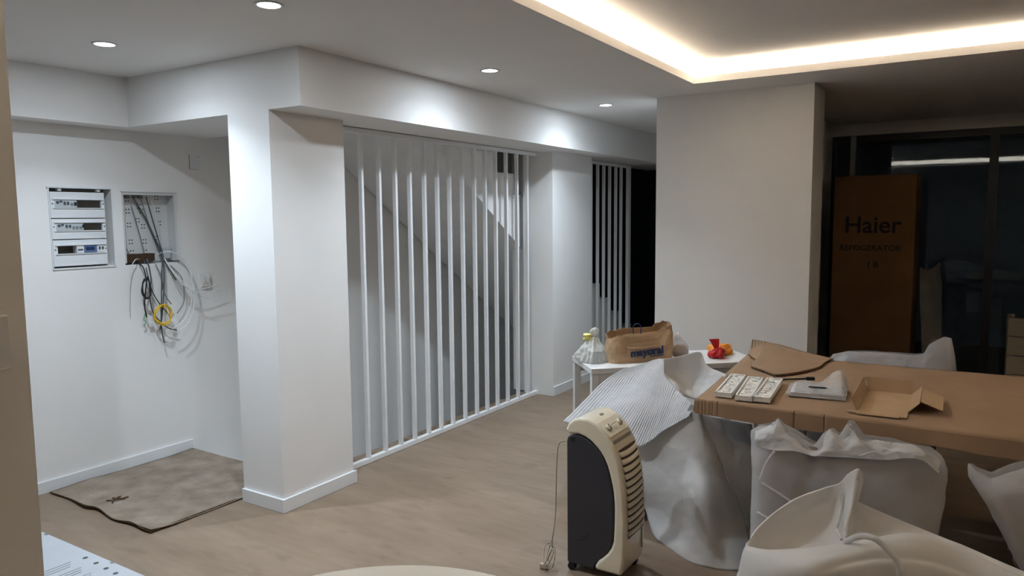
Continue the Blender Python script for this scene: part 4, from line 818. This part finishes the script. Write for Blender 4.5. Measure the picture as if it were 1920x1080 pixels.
lb = MB().box(-.03, .03, -.02, .02, -.001, .001, i_ @ (basis(q, (.2, -.8, -.5), (.1, .5, -.8), (-1, -.1, -.1)))).build('care_label', 'whitep', k5)
MB().box(-.006, .014, -.012, .004, -.0016, .0016, i_ @ basis(q, (.2, -.8, -.5), (.1, .5, -.8), (-1, -.1, -.1))).build('label_print', 'c_black', k5)
# near chair in thick foam, mouth of the wrap open
k1 = chair('foam_wrapped_chair', (2.22, .06, 0), math.radians(8), 'chair in thick smooth white foam open at the top', None, .56, .70)
FAR = [[(1.93,0.482,0.723),(2.02,0.46,0.757),(2.1,0.4,0.803),(2.15,0.326,0.838),(2.15,0.285,0.863),(2.14,0.264,0.895),(2.13,0.235,0.917),(2.15,0.228,0.873),(2.18,0.248,0.813),(2.15,0.132,0.788),(2.1,0.008,0.774),(2.02,-0.148,0.76)],
       [(1.92,0.478,0.722),(2.01,0.454,0.732),(2.1,0.396,0.761),(2.15,0.324,0.789),(2.14,0.278,0.814),(2.12,0.26,0.832),(2.1,0.241,0.838),(2.14,0.24,0.807),(2.17,0.235,0.782),(2.14,0.131,0.774),(2.09,0.008,0.77),(2.01,-0.147,0.757)],
       [(1.91,0.473,0.722),(2,0.445,0.701),(2.07,0.384,0.71),(2.1,0.314,0.733),(2.09,0.277,0.754),(2.06,0.26,0.772),(2.05,0.251,0.775),(2.1,0.242,0.761),(2.14,0.22,0.751),(2.12,0.129,0.761),(2.07,0.007,0.767),(1.99,-0.146,0.755)],
       [(1.9,0.467,0.718),(1.95,0.428,0.693),(1.98,0.363,0.691),(2,0.297,0.711),(2,0.259,0.731),(1.99,0.246,0.747),(1.98,0.236,0.756),(2.02,0.225,0.749),(2.06,0.198,0.745),(2.06,0.124,0.76),(2.03,0.006,0.764),(1.96,-0.145,0.753)]]
add('foam_back', FAR, 'foamt', 110, 50, .003, 6, .003, 3, .007, 0, k1)
NEAR = [[(1.93,0.482,0.723),(1.86,0.408,0.752),(1.83,0.327,0.786),(1.83,0.273,0.809),(1.85,0.227,0.822),(1.89,0.17,0.829),(1.96,0.09,0.829),(2.02,-0.004,0.792),(1.97,-0.144,0.771)],
        [(1.9,0.48,0.721),(1.8,0.4,0.762),(1.76,0.316,0.799),(1.76,0.262,0.822),(1.79,0.215,0.834),(1.84,0.16,0.838),(1.92,0.08,0.83),(1.98,-0.01,0.794),(1.94,-0.143,0.771)],
        [(1.88,0.482,0.688),(1.77,0.397,0.729),(1.72,0.31,0.776),(1.72,0.255,0.805),(1.75,0.208,0.822),(1.8,0.15,0.826),(1.88,0.069,0.808),(1.94,-0.022,0.77),(1.9,-0.146,0.754)],
        [(1.88,0.494,0.597),(1.78,0.406,0.626),(1.73,0.317,0.676),(1.72,0.258,0.711),(1.73,0.202,0.741),(1.77,0.139,0.753),(1.84,0.055,0.74),(1.89,-0.03,0.7),(1.86,-0.152,0.69)],
        [(1.92, .48, .30), (1.82, .44, .26), (1.77, .36, .25), (1.76, .28, .25), (1.76, .22, .25), (1.79, .14, .25), (1.84, .04, .25), (1.87, -.04, .25), (1.88, -.16, .25)],
        [(1.92, .47, .02), (1.84, .43, .02), (1.80, .36, .02), (1.79, .28, .02), (1.79, .22, .02), (1.81, .14, .02), (1.85, .04, .02), (1.88, -.04, .02), (1.90, -.16, .02)]]
add('foam_front', NEAR, 'foamt', 90, 90, .004, 5, .004, 3, .007, 1, k1)
tb_ = [(1.84,0.228,0.827),(1.8,0.193,0.865),(1.775,0.16,0.876),(1.77,0.135,0.861),(1.765,0.113,0.839),(1.76,0.103,0.804),(1.755,0.099,0.764)]
v, fcs = tubedata(to_local(k1, [tb_])[0], .007, 8, 8); mk('foam_seam_roll', v, fcs, 'foamt', k1, True)
sm = [(2.135,0.279,0.843),(2.125,0.277,0.804),(2.075,0.276,0.778),(2.06,0.277,0.761),(2,0.257,0.764)]
v, fcs = tubedata(to_local(k1, [sm])[0], .0035, 6, 8); mk('foam_crease', v, fcs, 'foamt', k1, True)
